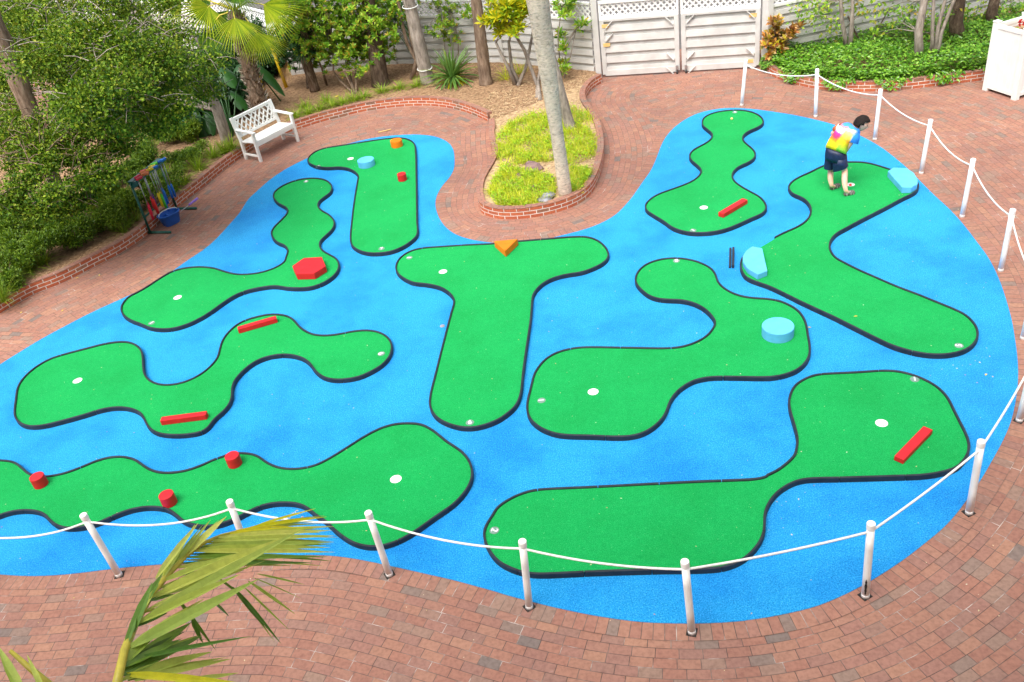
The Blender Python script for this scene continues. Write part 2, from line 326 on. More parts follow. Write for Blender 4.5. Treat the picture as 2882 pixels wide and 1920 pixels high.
# ---- foliage
def kites(name, pos, d, nrm, L, Wd, mat, parent=None, fold=.25, mid=.45):
    """many small folded leaves in one mesh: pos base, d growth direction, nrm face normal"""
    pos = np.asarray(pos, float); d = np.asarray(d, float); nrm = np.asarray(nrm, float); n = len(pos)
    d /= np.linalg.norm(d, axis=1, keepdims=True)+1e-9
    s = np.cross(d, nrm); s /= np.linalg.norm(s, axis=1, keepdims=True)+1e-9; u = np.cross(s, d)
    L = np.broadcast_to(np.asarray(L, float), (n,))[:, None]; Wd = np.broadcast_to(np.asarray(Wd, float), (n,))[:, None]
    v = np.empty((n, 4, 3)); v[:, 0] = pos; m = pos+d*L*mid+u*Wd*fold
    v[:, 1] = m+s*Wd*.5; v[:, 2] = pos+d*L-u*L*.08; v[:, 3] = m-s*Wd*.5
    off = np.array(origin_of(parent)); v = v.reshape(-1, 3)-off
    idx = np.arange(n)[:, None]*4; f = np.concatenate([idx+[0, 1, 2], idx+[0, 2, 3]], axis=1).reshape(-1)
    me = bpy.data.meshes.new(name); me.vertices.add(n*4); me.vertices.foreach_set('co', v.ravel())
    me.loops.add(n*6); me.loops.foreach_set('vertex_index', f.astype(np.int32)); me.polygons.add(n*2)
    me.polygons.foreach_set('loop_start', np.arange(0, n*6, 3, dtype=np.int32)); me.polygons.foreach_set('loop_total', np.full(n*2, 3, np.int32))
    me.update(calc_edges=True); me.validate(); return link(name, me, mat, parent)
def unit(n): v = rng.normal(size=(n, 3)); return v/np.linalg.norm(v, axis=1, keepdims=True)
def cloud(clumps, per, L, Wd, shell=.55):
    """leaf positions in clumps [(centre, rx, ry, rz)]"""
    P = []; D = []; Nn = []
    for c, rx, ry, rz in clumps:
        k = max(6, int(per*rx*ry*rz**.5)) if per > 50 else int(per)
        u = unit(k); r = (shell+(1-shell)*rng.random((k, 1)))*rng.random((k, 1))**.15
        P.append(np.array(c)+u*r*np.array([rx, ry, rz])); D.append(u*.8+unit(k)*.9+np.array([0, 0, .15])); Nn.append(u*.6+unit(k)*.7+np.array([0, 0, .7]))
    return np.concatenate(P), np.concatenate(D), np.concatenate(Nn)
def blades(name, bases, dirs, L, Wd, mat, parent=None, seg=4, droop=1.0, fold=.3):
    """arching strap leaves: list of base points and directions; one mesh"""
    mb = MB(); n = len(bases)
    for i in range(n):
        p = Vector(bases[i]); d = Vector(dirs[i]).normalized(); l = L[i] if hasattr(L, '__len__') else L; w = Wd[i] if hasattr(Wd, '__len__') else Wd
        s = d.cross(Vector((0, 0, 1)));  s = s.normalized() if s.length > 1e-3 else Vector((1, 0, 0))
        vs = []; st = l/seg
        for k in range(seg+1):
            t = k/seg; ww = w*(.55+.9*t-1.4*t*t) if t < 1 else 0.001; ww = max(.001, ww); up = s.cross(d).normalized()
            vs += [p+s*ww*.5+up*ww*fold*.5, p.copy(), p-s*ww*.5+up*ww*fold*.5]
            p = p+d*st; d = (d+Vector((0, 0, -droop*st/l*.9))).normalized()
        fs = []
        for k in range(seg): a = k*3; fs += [(a, a+1, a+4, a+3), (a+1, a+2, a+5, a+4)]
        mb.add(vs, fs)
    return mb.build(name, mat, parent, world=True)
def tuft_dirs(c, n, r, el=(35, 85)):
    B = []; D = []
    for i in range(n):
        a = random.uniform(0, 2*PI); e = R(random.uniform(*el)); q = random.random()*r
        B.append((c[0]+math.cos(a)*q, c[1]+math.sin(a)*q, c[2])); D.append((math.cos(a)*math.cos(e), math.sin(a)*math.cos(e), math.sin(e)))
    return B, D
def trunk(name, pts, rad, mat, parent, n=12, jit=.06):
    P = [Vector(p) for p in pts]; out = []; rr = []
    for i in range(len(P)-1):
        k = max(2, int((P[i+1]-P[i]).length/.12))
        for j in range(k): out.append(P[i].lerp(P[i+1], j/k)); rr.append((rad[i]+(rad[i+1]-rad[i])*j/k)*(1+random.uniform(-jit, jit)))
    out.append(P[-1]); rr.append(rad[-1]); mb = MB(); mb.tube(out, rr, n); return mb
# ================================================================== SETTING
def struct(o): o['kind'] = 'structure'; return o
ZC, ZT, ZR = .014, .06, .081          # carpet, putting turf, rail top
def plan(pts, z): return [Vector((v.x, v.y)) for v in (W(x, y, z) for x, y in pts)]
struct(sheet('ground', [(-160, -60), (160, -60), (160, 240), (-160, 240)], -.012, M['dirt']))
struct(sheet('brick_paving', [(-16, 1.5), (14.5, 1.5), (14.5, 17.0), (9, 18.6), (2.4, 20.4), (0, 20.6), (-6, 22), (-16, 33)], 0, M['paver_far']))

carpet_px = (cL([(0, 674), (120, 684), (280, 688), (480, 680), (680, 660), (870, 635), (1050, 615), (1200, 602), (1340, 590)]) + [(600, 1578), (737, 1569), (829, 1562)] +
  cI([(550, 916), (720, 925), (850, 942), (1000, 970), (1120, 995), (1300, 1035), (1500, 1080), (1700, 1125), (1900, 1180), (2100, 1235)]) +
  cJ([(0, 1140), (150, 1180), (380, 1240), (600, 1290), (800, 1330), (1000, 1360), (1200, 1385), (1450, 1394), (1700, 1395), (1900, 1385), (2100, 1368)]) +
  cK([(0, 1375), (230, 1345), (450, 1300), (610, 1262), (800, 1188), (1010, 1085), (1200, 972), (1380, 850), (1520, 740), (1680, 610), (1800, 480), (1880, 370), (1990, 215), (2070, 80)]) +
  cD([(2190, 1330), (2250, 1180), (2290, 990), (2305, 830), (2300, 680), (2280, 520), (2255, 370), (2210, 200), (2140, 0)]) +
  cG([(2060, 1400), (1950, 1250), (1850, 1120), (1740, 1000), (1600, 870), (1480, 750), (1390, 660), (1290, 575), (1180, 490), (1080, 430), (1000, 388), (900, 340), (800, 302), (680, 268), (560, 240), (430, 213), (300, 193), (150, 172), (0, 160)]) +
  cN([(1900, 894), (1780, 908), (1660, 938), (1560, 985), (1470, 1050), (1400, 1125), (1355, 1205), (1320, 1300), (1270, 1410), (1200, 1510)]) +
  cF([(1160, 391), (1120, 450), (1060, 520), (980, 600), (880, 660), (760, 710), (640, 745), (520, 775)]) + [(1470, 686)] +
  cE([(1940, 972), (1830, 950), (1730, 920), (1650, 870), (1590, 800), (1555, 720), (1543, 650), (1560, 580), (1600, 510), (1660, 440), (1697, 370), (1703, 280), (1690, 200), (1650, 150), (1580, 112), (1500, 93), (1380, 84), (1250, 88), (1120, 100), (1000, 118), (830, 158), (660, 200), (550, 245), (470, 287), (380, 330), (290, 380), (200, 440), (120, 505), (60, 560)]) +
  cH([(2059, 468), (1980, 590), (1900, 680), (1800, 790), (1700, 880), (1580, 960), (1480, 1030), (1350, 1120), (1180, 1215), (1000, 1300), (800, 1390), (640, 1470)]) +
  cA([(470, 207), (330, 283), (180, 375), (50, 455)]) + [(-60, 1065), (-190, 1150), (-330, 1280), (-380, 1420), (-330, 1540), (-170, 1600)])
carpet = resample(smooth(resample(catmull(plan(carpet_px, ZC), True, .05), .06), 4), .05)
if area(carpet) < 0: carpet.reverse()
nC = normals(carpet)
struct(sheet('blue_carpet', carpet, ZC, M['blue']))
mb = MB(); n = len(carpet)                                       # the carpet's cut edge
mb.add([(p.x, p.y, ZC-.0005) for p in carpet]+[(p.x, p.y, -.002) for p in carpet], [(i, n+i, n+(i+1) % n, (i+1) % n) for i in range(n)])
struct(mb.build('carpet_edge', M['blue']))

def rings(name, base, closed, d0, d1, z, mat, rowh=.1, sgn=1, soldier=False, maxd=None):
    """courses of pavers laid parallel to a curve"""
    mb = MB(); d = d0; k = 0
    nr = normals(base, closed)
    while d < d1-1e-6:
        a = smooth([p+v*sgn*d for p, v in zip(base, nr)], 2+int(d*14), closed); b = smooth([p+v*sgn*(d+rowh) for p, v in zip(base, nr)], 2+int((d+rowh)*14), closed)
        u = random.uniform(0, 5); vs = []; uv = []; n = len(base); cnt = n+1 if closed else n
        for i in range(cnt):
            j = i % n; q = (i-1) % n
            if i: u += ((a[j]-a[q]).length+(b[j]-b[q]).length)*.5
            vs += [(a[j].x, a[j].y, z), (b[j].x, b[j].y, z)]
            uv += [(k*9+.0, u), (k*9+.2, u)] if soldier else [(u, k*.1+.0005), (u, k*.1+.0995)]
        fs = []
        for i in range(cnt-1):
            f = (2*i, 2*i+1, 2*i+3, 2*i+2)
            e1 = Vector(vs[f[1]])-Vector(vs[f[0]]); e2 = Vector(vs[f[3]])-Vector(vs[f[0]])
            fs.append(f if e1.cross(e2).z > 0 else tuple(reversed(f)))
        mb.add(vs, fs, uv); d += rowh; k += 1
    return struct(mb.build(name, mat))
# soldier course right round the carpet, then running courses outward along the front and right
rings('paver_border', carpet, True, -.02, .18, .008, M['soldier'], .2, 1, True)
i0 = min(range(len(carpet)), key=lambda i: (carpet[i]-Vector(W(-170, 1600).xy)).length)
i1 = min(range(len(carpet)), key=lambda i: (carpet[i]-Vector(W(*cN([(1560, 985)])[0]).xy)).length)
front = carpet[i0:i1] if i0 < i1 else carpet[i0:]+carpet[:i1]
front = resample(smooth(front, 60, False), .08, False)
rings('paver_courses_front', front, False, .17, 4.4, .004, M['paver'])

# brick garden walls (low, three courses)
wallL_px = cH([(-60, 1460), (0, 1425), (150, 1332), (300, 1252), (470, 1190), (620, 1120), (800, 1025), (960, 945), (1110, 850), (1230, 760), (1340, 662), (1460, 555), (1560, 472), (1700, 362), (1830, 253), (2000, 130)]) + \
           cM([(200, 1150), (400, 1078), (500, 1045), (610, 1010), (750, 975), (900, 937), (1050, 910), (1200, 891), (1350, 880), (1500, 880), (1650, 895), (1780, 927), (1900, 972), (1985, 1012)])
wallI_top = cM([(1985, 985), (1995, 1040), (1985, 1090), (1995, 1150), (2015, 1210), (2018, 1260), (1985, 1335), (1935, 1415), (1897, 1490)]) + cE([(1885, 540), (1893, 600), (1915, 660)])
wallI_px = cE([(1940, 745), (2010, 778)]) + cF([(0, 640), (100, 645), (200, 640), (300, 628), (420, 605), (530, 575), (640, 533), (730, 480), (795, 408), (842, 310), (872, 200), (886, 90)]) + cN([(876, 1180), (855, 1090), (822, 1020), (775, 950), (735, 890), (727, 840), (745, 790), (795, 730), (868, 688)])
wL = resample(smooth(catmull(plan(wallL_px, 0), False, .05), 6, False), .06, False)
wI = resample(smooth(catmull(plan(wallI_top, .2)+plan(wallI_px, 0), False, .05), 10, False), .06, False)
wallR_px = cO([(190, 565), (250, 622), (330, 663), (450, 700), (600, 733), (750, 753), (900, 760), (1050, 762), (1200, 756), (1350, 746), (1500, 730), (1700, 706), (1900, 683), (2050, 662), (2300, 625), (2500, 600)])
wR = resample(smooth(catmull(plan(wallR_px, 0), False, .05), 4, False), .06, False)
def brick_wall(curve, label, group):
    """curve runs along the outer foot; the bed lies to the left of travel"""
    r = root('garden_wall', (curve[0].x, curve[0].y, 0), 0, label, 'brick wall', group)
    nr = normals(curve, False); hgt, th = .2, .11; face = MB(); capm = MB(); u = 0; vs = []; uv = []; vc = []; uc = []
    for i, (p, q) in enumerate(zip(curve, nr)):
        if i: u += (p-curve[i-1]).length
        vs += [(p.x, p.y, 0), (p.x, p.y, hgt-.004)]; uv += [(u, 0), (u, hgt)]
        o = p+q*.004; c = p-q*th; vc += [(o.x, o.y, hgt-.006), (o.x, o.y, hgt), (c.x, c.y, hgt), (c.x, c.y, .02)]; uc += [(.002, u*2.05), (.008, u*2.05), (.2, u*2.05), (.4, u*2.05)]
    n = len(curve)
    face.add(vs, [(2*i, 2*i+2, 2*i+3, 2*i+1) for i in range(n-1)], uv)
    capm.add(vc, [(4*i+k, 4*i+4+k, 4*i+5+k, 4*i+1+k) for i in range(n-1) for k in range(3)], uc)
    for e in (0, n-1): capm.add([vs[2*e], vs[2*e+1], vc[4*e+2], (vc[4*e+2][0], vc[4*e+2][1], 0)], [(0, 1, 2, 3)], [(0, 0), (0, .2), (.1, .2), (.1, 0)])
    face.build('brick_face', M['wallbrick'], r, world=True); capm.build('brick_coping', M['wallcap'], r, world=True); return r
M['wallcap'] = paver_mat('wall_coping', bw=.22, bh=.2, mortar=.006)
brick_wall(wL, 'long low curved red brick wall behind the bench and club rack', 'low brick bed walls')
brick_wall(wI, 'low red brick wall looping round the big palm trunk and bright grass', 'low brick bed walls')
brick_wall(wR, 'low red brick wall under the glossy ground cover beside the gate', 'low brick bed walls')
# courses of the walks beside the walls
rings('paver_courses_left', resample(smooth(wL, 40, False), .08, False), False, 0.0, 2.3, .003, M['paver'])
rings('paver_courses_island', resample(smooth(wI, 30, False), .08, False), False, 0.0, 1.0, .0055, M['paver'])
# planted beds
bedL = [p.copy() for p in wL]+[p.copy() for p in wI[2:]]
inn = [p-q*.05 for p, q in zip(wL, normals(wL, False))]+[p-q*.05 for p, q in zip(wI, normals(wI, False))]
gateL = W(*cN([(877, 640)])[0]); gateR = W(*cN([(2175, 560)])[0])
bed_poly = inn+[Vector((2.7, 19.9)), Vector((.9, 21.5)), Vector((-1.8, 22.9)), Vector((-4.4, 23.3)), Vector((-6.3, 25.8)), Vector((-9, 27.3)), Vector((-10.2, 24.5)), Vector((-10.6, 20)), Vector((-11.4, 17.5)), Vector((-11.6, 13.2))]
struct(sheet('mulch_bed', bed_poly, .15, M['soil']))
isl = [p-q*.06 for p, q in zip(wI, normals(wI, False))]
isl_poly = isl[:-6]; struct(sheet('sandy_bed', isl_poly, .155, M['sand']))
innR = [p-q*.05 for p, q in zip(wR, normals(wR, False))]
struct(sheet('planter_soil', innR+[Vector((13.5, 19.5)), Vector((6.3, 19.6))], .15, M['soil']))
path = plan([(-400, 560), (-10, 470), (40, 430), (110, 395), (180, 345), (240, 300), (215, 235), (160, 195), (60, 165), (-300, 150)], .16)
struct(sheet('garden_path', path, .16, M['paver_far']))

# ================================================================== PUTTING GREENS
GREENS = []
def green(label, pts, cup=None, marks=(), gap=None):
    raw = plan(pts, .073); raw = [p for i, p in enumerate(raw) if (p-raw[i-1]).length > .03]
    for i in range(len(raw)):
        u, v = raw[i]-raw[i-1], raw[(i+1) % len(raw)]-raw[i]
        if u.angle(v) > R(75): print('SHARP', label[:20], pts[i], round(math.degrees(u.angle(v))))
    P = resample(smooth(resample(catmull(raw, True, .04), .04), 2), .035)
    if area(P) < 0: P.reverse()
    c = sum(P, Vector((0, 0)))/len(P); r = root('putting_green', (c.x, c.y, 0), 0, label, 'putting green', 'mini golf putting greens')
    holes = []
    if cup is not None:
        cq = W(*cup, ZT); holes = [[(cq.x+.058*math.cos(2*PI*k/24), cq.y+.058*math.sin(2*PI*k/24)) for k in range(24)]]
    sheet('turf', P, ZT, M['turf'], r, holes=holes)
    nr = normals(P); n = len(P); mb = MB()
    g0 = g1 = None
    if gap: g0, g1 = (Vector(W(*g, .073).xy) for g in gap)
    seg = 18; L = 0; starts = list(range(0, n, seg))
    for s0 in starts:
        ln = min(seg, n-s0); idx = [(s0+k) % n for k in range(ln+1)]
        mid = P[idx[len(idx)//2]]
        if gap and (mid-(g0+g1)/2).length < (g0-g1).length*.5: continue
        vs = []
        for k, i in enumerate(idx):
            p, q = P[i], nr[i]
            if k == 0: p = p.lerp(P[idx[1]], .1)
            if k == ln: p = p.lerp(P[idx[-2]], .1)
            h = ZR+.002*math.sin(i*.05)
            for o, z in ((0, ZT-.02), (0, h-.005), (.005, h), (.02, h), (.025, h-.005), (.025, .004)): vs.append((p.x+q.x*o, p.y+q.y*o, z))
        fs = [(6*k+j, 6*k+j+1, 6*k+7+j, 6*k+6+j) for k in range(ln) for j in range(5)]
        fs += [tuple(range(6)), tuple(reversed(range(6*ln, 6*ln+6)))]
        mb.add(vs, fs)
    mb.build('border_rail', M['rail'], r, world=True)
    # filler under the rail joints
    if cup is not None:
        cu = MB(); k = 24; R0 = .058; ring = lambda rad, z: [(cq.x+rad*math.cos(2*PI*j/k), cq.y+rad*math.sin(2*PI*j/k), z) for j in range(k)]
        vs = ring(R0+.006, ZT+.003)+ring(R0-.003, ZT+.004)+ring(R0-.004, ZT-.03); fs = [(a*k+j, a*k+(j+1) % k, (a+1)*k+(j+1) % k, (a+1)*k+j) for a in range(2) for j in range(k)]; fs.append(tuple(range(2*k, 3*k)))
        cobj = cu.add(vs, fs).build('cup', M['cupin'], r, world=True)
        hm = MB()
        for j in range(3):
            a = -1.2+j*.8; hm.lathe((cq.x+.02*math.cos(a), cq.y-.012+.012*math.sin(a), ZT-.0295), [(.006, 0), (.0055, .001)], 8)
        hm.build('drain_hole', M['hole'], cobj, world=True)
    for (mp, text, rot) in marks:
        w = W(*mp, ZT); d = MB(); d.lathe((w.x, w.y, ZT), [(.05, 0), (.048, .004), (.044, .005)], 28); mk = d.build('number_marker', M['mark'], r, world=True)
        cu = bpy.data.curves.new('t', 'FONT'); cu.body = text; cu.size = .095; cu.align_x = 'CENTER'; cu.align_y = 'CENTER'; cu.extrude = .001; cu.offset = .002
        to = bpy.data.objects.new('t', cu); COL.objects.link(to); bpy.context.view_layer.update()
        me = bpy.data.meshes.new_from_object(to.evaluated_get(bpy.context.evaluated_depsgraph_get())); bpy.data.objects.remove(to)
        me.name = 'number'; o = link('number', me, M['white'], mk); o.location = Vector((w.x, w.y, ZT+.0065))-origin_of(mk); o.rotation_euler = (0, 0, R(rot))
    GREENS.append(P); return r
s8 = lambda p: p
green('long S-curved green with two red bars at the left', cA([(150, 690), (170, 640), (225, 572), (312, 502), (420, 442), (530, 407), (690, 365), (850, 324), (960, 306), (1050, 306), (1115, 328), (1158, 370), (1172, 430), (1175, 500), (1188, 572), (1225, 618), (1290, 650), (1400, 660), (1520, 637), (1640, 584), (1745, 505), (1808, 425), (1828, 350), (1848, 290), (1895, 222), (1980, 150), (2050, 118)]) +
  cB([(340, 278), (440, 256), (530, 253), (605, 266), (658, 298), (700, 348), (755, 390), (830, 420), (930, 428), (1040, 416), (1150, 394), (1250, 384), (1340, 392), (1415, 424), (1458, 470), (1470, 530), (1448, 598), (1390, 662), (1300, 717), (1210, 757), (1100, 778), (1000, 781), (920, 762), (855, 715), (812, 655), (750, 607), (660, 581), (560, 576), (430, 600), (325, 647), (235, 720), (170, 795), (146, 870), (145, 930), (118, 1000), (60, 1062), (0, 1112)]) +
  cA([(1690, 1027), (1560, 1057), (1430, 1062), (1312, 1047), (1245, 1008), (1208, 948), (1172, 886), (1090, 846), (980, 834), (850, 851), (700, 897), (480, 957), (350, 987), (240, 991), (172, 966), (133, 917), (128, 860), (138, 780)]),
  cup=cA([(642, 623)])[0], marks=[(cB([(1392, 576)])[0], '9', 100)])
green('wavy-edged green with three red cylinders in the lower left corner', [(-60, 1293)] + cA([(0, 1286), (60, 1289), (123, 1309), (178, 1354), (233, 1399), (320, 1420), (420, 1415), (540, 1390), (680, 1339), (800, 1289), (920, 1259), (1020, 1257), (1108, 1280), (1172, 1325), (1238, 1365), (1330, 1388), (1430, 1388), (1540, 1370), (1660, 1330), (1780, 1275), (1880, 1243)]) +
  cB([(80, 1425), (180, 1404), (280, 1404), (358, 1425), (428, 1475), (510, 1514), (620, 1533), (740, 1527), (860, 1497), (980, 1435), (1110, 1355), (1260, 1260), (1390, 1195), (1500, 1163), (1620, 1155), (1718, 1165), (1805, 1210), (1925, 1305), (2050, 1390), (2102, 1452)]) +
  cI([(1812, 130), (1838, 210), (1833, 290), (1795, 370), (1697, 482), (1547, 587), (1347, 727), (1228, 791), (1100, 831), (982, 834), (874, 806), (775, 747), (705, 688), (645, 628), (573, 586), (503, 526), (422, 486), (310, 474), (190, 481), (90, 506)]) +
  cL([(2055, 146), (1960, 197), (1850, 241), (1740, 266), (1622, 258), (1533, 231), (1473, 181), (1402, 131), (1290, 108), (1180, 111), (1060, 136), (940, 181), (830, 231), (720, 266), (600, 281), (502, 271), (423, 221), (372, 166), (290, 138), (190, 134), (90, 146), (0, 174)]) + [(-70, 1477), (-150, 1487), (-220, 1464), (-260, 1415), (-256, 1360), (-208, 1316), (-130, 1293)],
  cup=cI([(1218, 291)])[0])
green('long green with one red bar in the lower right corner', cI([(1958, 720), (1980, 660), (2033, 583)]) + cJ([(0, 443), (90, 379), (190, 330), (290, 300), (360, 291), (800, 270), (1225, 248), (1660, 227), (2110, 209), (2190, 200), (2270, 170)]) +
  cK([(200, 185), (290, 150), (372, 95), (433, 43), (470, 0)]) + cD([(480, 1420), (490, 1345), (465, 1230), (435, 1130), (418, 1050), (426, 980), (466, 900), (545, 844), (642, 810), (770, 800), (980, 790), (1185, 777), (1290, 780), (1408, 805), (1526, 850), (1635, 915), (1709, 994), (1754, 1082), (1804, 1182), (1854, 1282), (1881, 1350), (1887, 1420), (1855, 1497)]) +
  cK([(1790, 95), (1700, 127), (1530, 157), (1300, 167), (1040, 175), (800, 182), (580, 187), (480, 202), (378, 247), (287, 317), (221, 410), (193, 500), (194, 560), (187, 640), (147, 728), (68, 817)]) + cJ([(2010, 866), (1900, 911), (1785, 929), (1300, 941), (820, 956), (330, 976), (232, 966), (122, 931), (32, 886)]) + cI([(2060, 950), (2010, 886), (1972, 815), (1957, 760)]),
  cup=cD([(1174, 1210)])[0], marks=[(cI([(2034, 715)])[0], '2', -115), (cD([(1448, 847)])[0], '1', -18)])
green('T-shaped green with an orange wedge on its upper edge', cE([(1225, 1190), (1240, 1130), (1290, 1078), (1370, 1040), (1450, 1024), (1560, 1016), (1800, 1000), (2030, 989), (2240, 969)]) + cF([(180, 822), (400, 804), (620, 787), (720, 786), (798, 804), (866, 848), (905, 902), (910, 950), (866, 998), (778, 1042), (690, 1072), (600, 1085), (500, 1106), (400, 1146), (328, 1202), (287, 1263), (277, 1330), (268, 1450)]) +
  cC([(252, 392), (232, 520), (202, 740), (177, 930), (138, 1008), (58, 1078)]) + cB([(2350, 1117), (2250, 1156), (2150, 1178), (2050, 1174), (1950, 1146), (1872, 1107), (1819, 1048), (1801, 990), (1804, 930), (1854, 720), (1914, 480), (1974, 250)]) + cE([(1708, 1465), (1698, 1428), (1656, 1382), (1588, 1342), (1468, 1316), (1370, 1306), (1292, 1271), (1242, 1231)]),
  cup=cE([(1608, 1221)])[0], marks=[(cB([(2125, 1146)])[0], '6', 5), (cE([(1330, 1105)])[0], '1', 75)])
green('S-shaped green with a big blue drum, right of the T-shaped green', cF([(1150, 1130), (1166, 1082), (1212, 1029), (1292, 989), (1380, 968), (1480, 962), (1590, 975), (1688, 1005), (1766, 1050), (1800, 1102), (1815, 1152), (1855, 1198), (1926, 1244), (2028, 1280), (2140, 1295), (2250, 1302)]) +
  cD([(345, 206), (416, 239), (476, 279), (520, 338), (543, 402), (555, 480), (570, 570), (565, 648), (531, 707), (468, 761), (379, 796), (290, 816), (200, 821)]) + cC([(2006, 759), (1810, 758), (1720, 766), (1618, 791), (1527, 842), (1457, 907), (1411, 983), (1386, 1058), (1337, 1127), (1268, 1186), (1179, 1231), (1080, 1251), (970, 1253), (770, 1246), (570, 1241), (472, 1226), (373, 1187), (294, 1128), (259, 1060), (256, 980), (284, 860), (314, 742), (349, 683), (413, 614), (502, 565), (600, 538), (700, 525), (1080, 528), (1430, 532), (1532, 520), (1642, 485), (1733, 434), (1793, 367), (1812, 310), (1778, 253), (1712, 192), (1620, 147), (1530, 127)]) + cF([(1468, 1300), (1360, 1295), (1272, 1271), (1193, 1212), (1158, 1169)]),
  cup=cC([(792, 892)])[0], marks=[(cC([(365, 963)])[0], '1', 82), (cF([(1482, 984)])[0], '8', 0)])
green('hourglass green with one red bar, at the far right beside the walkway', cN([(1702, 1000), (1722, 968), (1792, 935), (1890, 917), (2000, 912), (2090, 925), (2157, 953), (2192, 992), (2190, 1024), (2147, 1053), (2078, 1083), (2032, 1119), (2025, 1156), (2056, 1192), (2106, 1233), (2128, 1272), (2116, 1310), (2067, 1343), (1998, 1373), (1947, 1419)]) +
  cF([(1937, 288), (1961, 328), (2016, 369), (2086, 409), (2165, 454), (2210, 507), (2217, 550), (2187, 587), (2108, 622), (2000, 672), (1900, 712), (1800, 737), (1690, 747), (1582, 742), (1472, 712), (1383, 652), (1293, 597), (1239, 558), (1234, 516), (1268, 474), (1342, 429), (1452, 389), (1582, 340), (1653, 299), (1692, 252), (1689, 219), (1653, 183), (1609, 144), (1597, 110), (1618, 73), (1682, 34)]) + cN([(1742, 1178), (1779, 1142), (1782, 1104), (1748, 1073), (1707, 1038)]),
  cup=cF([(1708, 543)])[0], marks=[(cN([(1965, 930)])[0], '4', 10), (cF([(1620, 732)])[0], '1', 20)])
green('V-shaped green with the boy standing on it', cG([(412, 812), (434, 774), (493, 734), (583, 694), (693, 640), (790, 612), (890, 608), (970, 607), (1048, 613), (1138, 635), (1230, 664), (1340, 696), (1425, 737), (1466, 776), (1472, 806), (1445, 850), (1330, 908), (1213, 972), (998, 1082), (878, 1147), (796, 1193), (750, 1244), (735, 1295), (746, 1346), (787, 1398), (868, 1444), (980, 1500)]) +
  cD([(1140, 11), (1300, 80), (1460, 140), (1620, 205), (1778, 270), (1857, 309), (1916, 363), (1953, 421), (1960, 480), (1936, 537), (1878, 586), (1779, 621), (1670, 634), (1560, 631), (1441, 611), (1352, 587), (1272, 562), (1112, 487), (952, 407), (782, 322), (652, 262), (502, 192), (372, 127), (242, 67), (112, 22)]) +
  cF([(2066, 1114), (2029, 1058), (2022, 1000), (2038, 952), (2088, 908), (2182, 862), (2330, 775)]) + cG([(500, 1134), (562, 1088), (594, 1032), (594, 980), (563, 928), (512, 893), (442, 863)]),
  cup=(2393.6, 520), marks=[(cD([(1815, 568)])[0], '5', 70)], gap=(cF([(2110, 895)])[0], cF([(2330, 775)])[0]))
green('L-shaped green numbered 7 with orange, blue and red drums', cE([(494, 300), (504, 267), (548, 229), (622, 199), (722, 182), (900, 155), (1060, 130), (1190, 115), (1268, 115), (1326, 130), (1365, 163), (1375, 220), (1380, 400), (1383, 600), (1385, 800), (1385, 918), (1337, 967), (1268, 1012), (1179, 1047), (1090, 1061), (1000, 1061), (921, 1041), (864, 1002), (849, 960), (859, 800), (884, 600), (904, 480), (910, 420), (871, 382), (810, 358), (740, 351), (660, 356), (570, 346), (512, 322)]),
  cup=cE([(842, 285)])[0], marks=[(cE([(1100, 1030)])[0], '7', 5), (cE([(574, 348)])[0], '1', -30)])
green('snaking green with a red hexagon block, upper left', cE([(209, 590), (219, 558), (272, 515), (361, 475), (450, 453), (540, 448), (618, 459), (666, 488), (683, 530), (666, 567), (617, 602), (576, 638), (566, 676), (596, 713), (656, 748), (696, 792), (700, 835), (676, 877), (627, 922), (586, 963), (581, 1011), (607, 1048), (668, 1083), (717, 1113), (740, 1161), (731, 1207), (687, 1261), (598, 1316), (500, 1346), (400, 1351), (310, 1346), (230, 1333), (130, 1341)]) +
  cH([(2020, 1231), (1928, 1271), (1828, 1336), (1738, 1401), (1638, 1461), (1538, 1506), (1430, 1536), (1330, 1541), (1252, 1531), (1162, 1496), (1083, 1466), (1029, 1427), (1009, 1380), (1024, 1332), (1074, 1278), (1143, 1244), (1242, 1185), (1342, 1120), (1432, 1070), (1532, 1045), (1650, 1035), (1760, 1045), (1860, 1075), (1950, 1095), (2060, 1095), (2180, 1075), (2290, 1035)]) + cE([(298, 1139), (315, 1092), (330, 1045), (304, 998), (242, 972), (204, 933), (194, 890), (214, 852), (274, 792), (319, 742), (329, 705), (303, 678), (253, 652), (219, 618)]),
  cup=cH([(1470, 1287)])[0], marks=[(cH([(1255, 1498)])[0], '1', -40), (cE([(475, 474)])[0], '8', 0)])

# ================================================================== OBSTACLES (foam blocks on the greens)
def drum(name, px, dia, h, mat, label, group):
    w = W(*px, ZT+h); r = dia/2; b = .008
    mb = MB(); mb.lathe((0, 0, 0), [(r-.003, 0), (r, .004), (r, h-b), (r-b*.3, h-b*.3), (r-b, h), (.006, h), (.005, h-.006)], 40)
    o = mb.build(name, mat); o.location = (w.x, w.y, ZT); o.data.shade_auto_smooth() if hasattr(o.data, 'shade_auto_smooth') else None
    return tag(o, label, 'obstacle', group)
def block(name, px, h, mat, label, cat='obstacle', group=None, z=ZT):
    p = plan(px, z+h); c = sum(p, Vector((0, 0)))/len(p)
    o = prism(name, [q-c for q in p] if area(p) > 0 else [q-c for q in reversed(p)], 0, h, mat, None, .009); o.location = (c.x, c.y, z); return tag(o, label, cat, group)
def bar(px1, px2, w, h, mat, label, group):
    a, b = plan([px1, px2], ZT+h); c = (a+b)/2; d = b-a; L = d.length
    o = prism('bar_block', [(-L/2, -w/2), (L/2, -w/2), (L/2, w/2), (-L/2, w/2)], 0, h, mat, None, .007); o.location = (c.x, c.y, ZT); o.rotation_euler = (0, 0, math.atan2(d.y, d.x)); return tag(o, label, 'obstacle', group)
gr = 'foam obstacles on the greens'
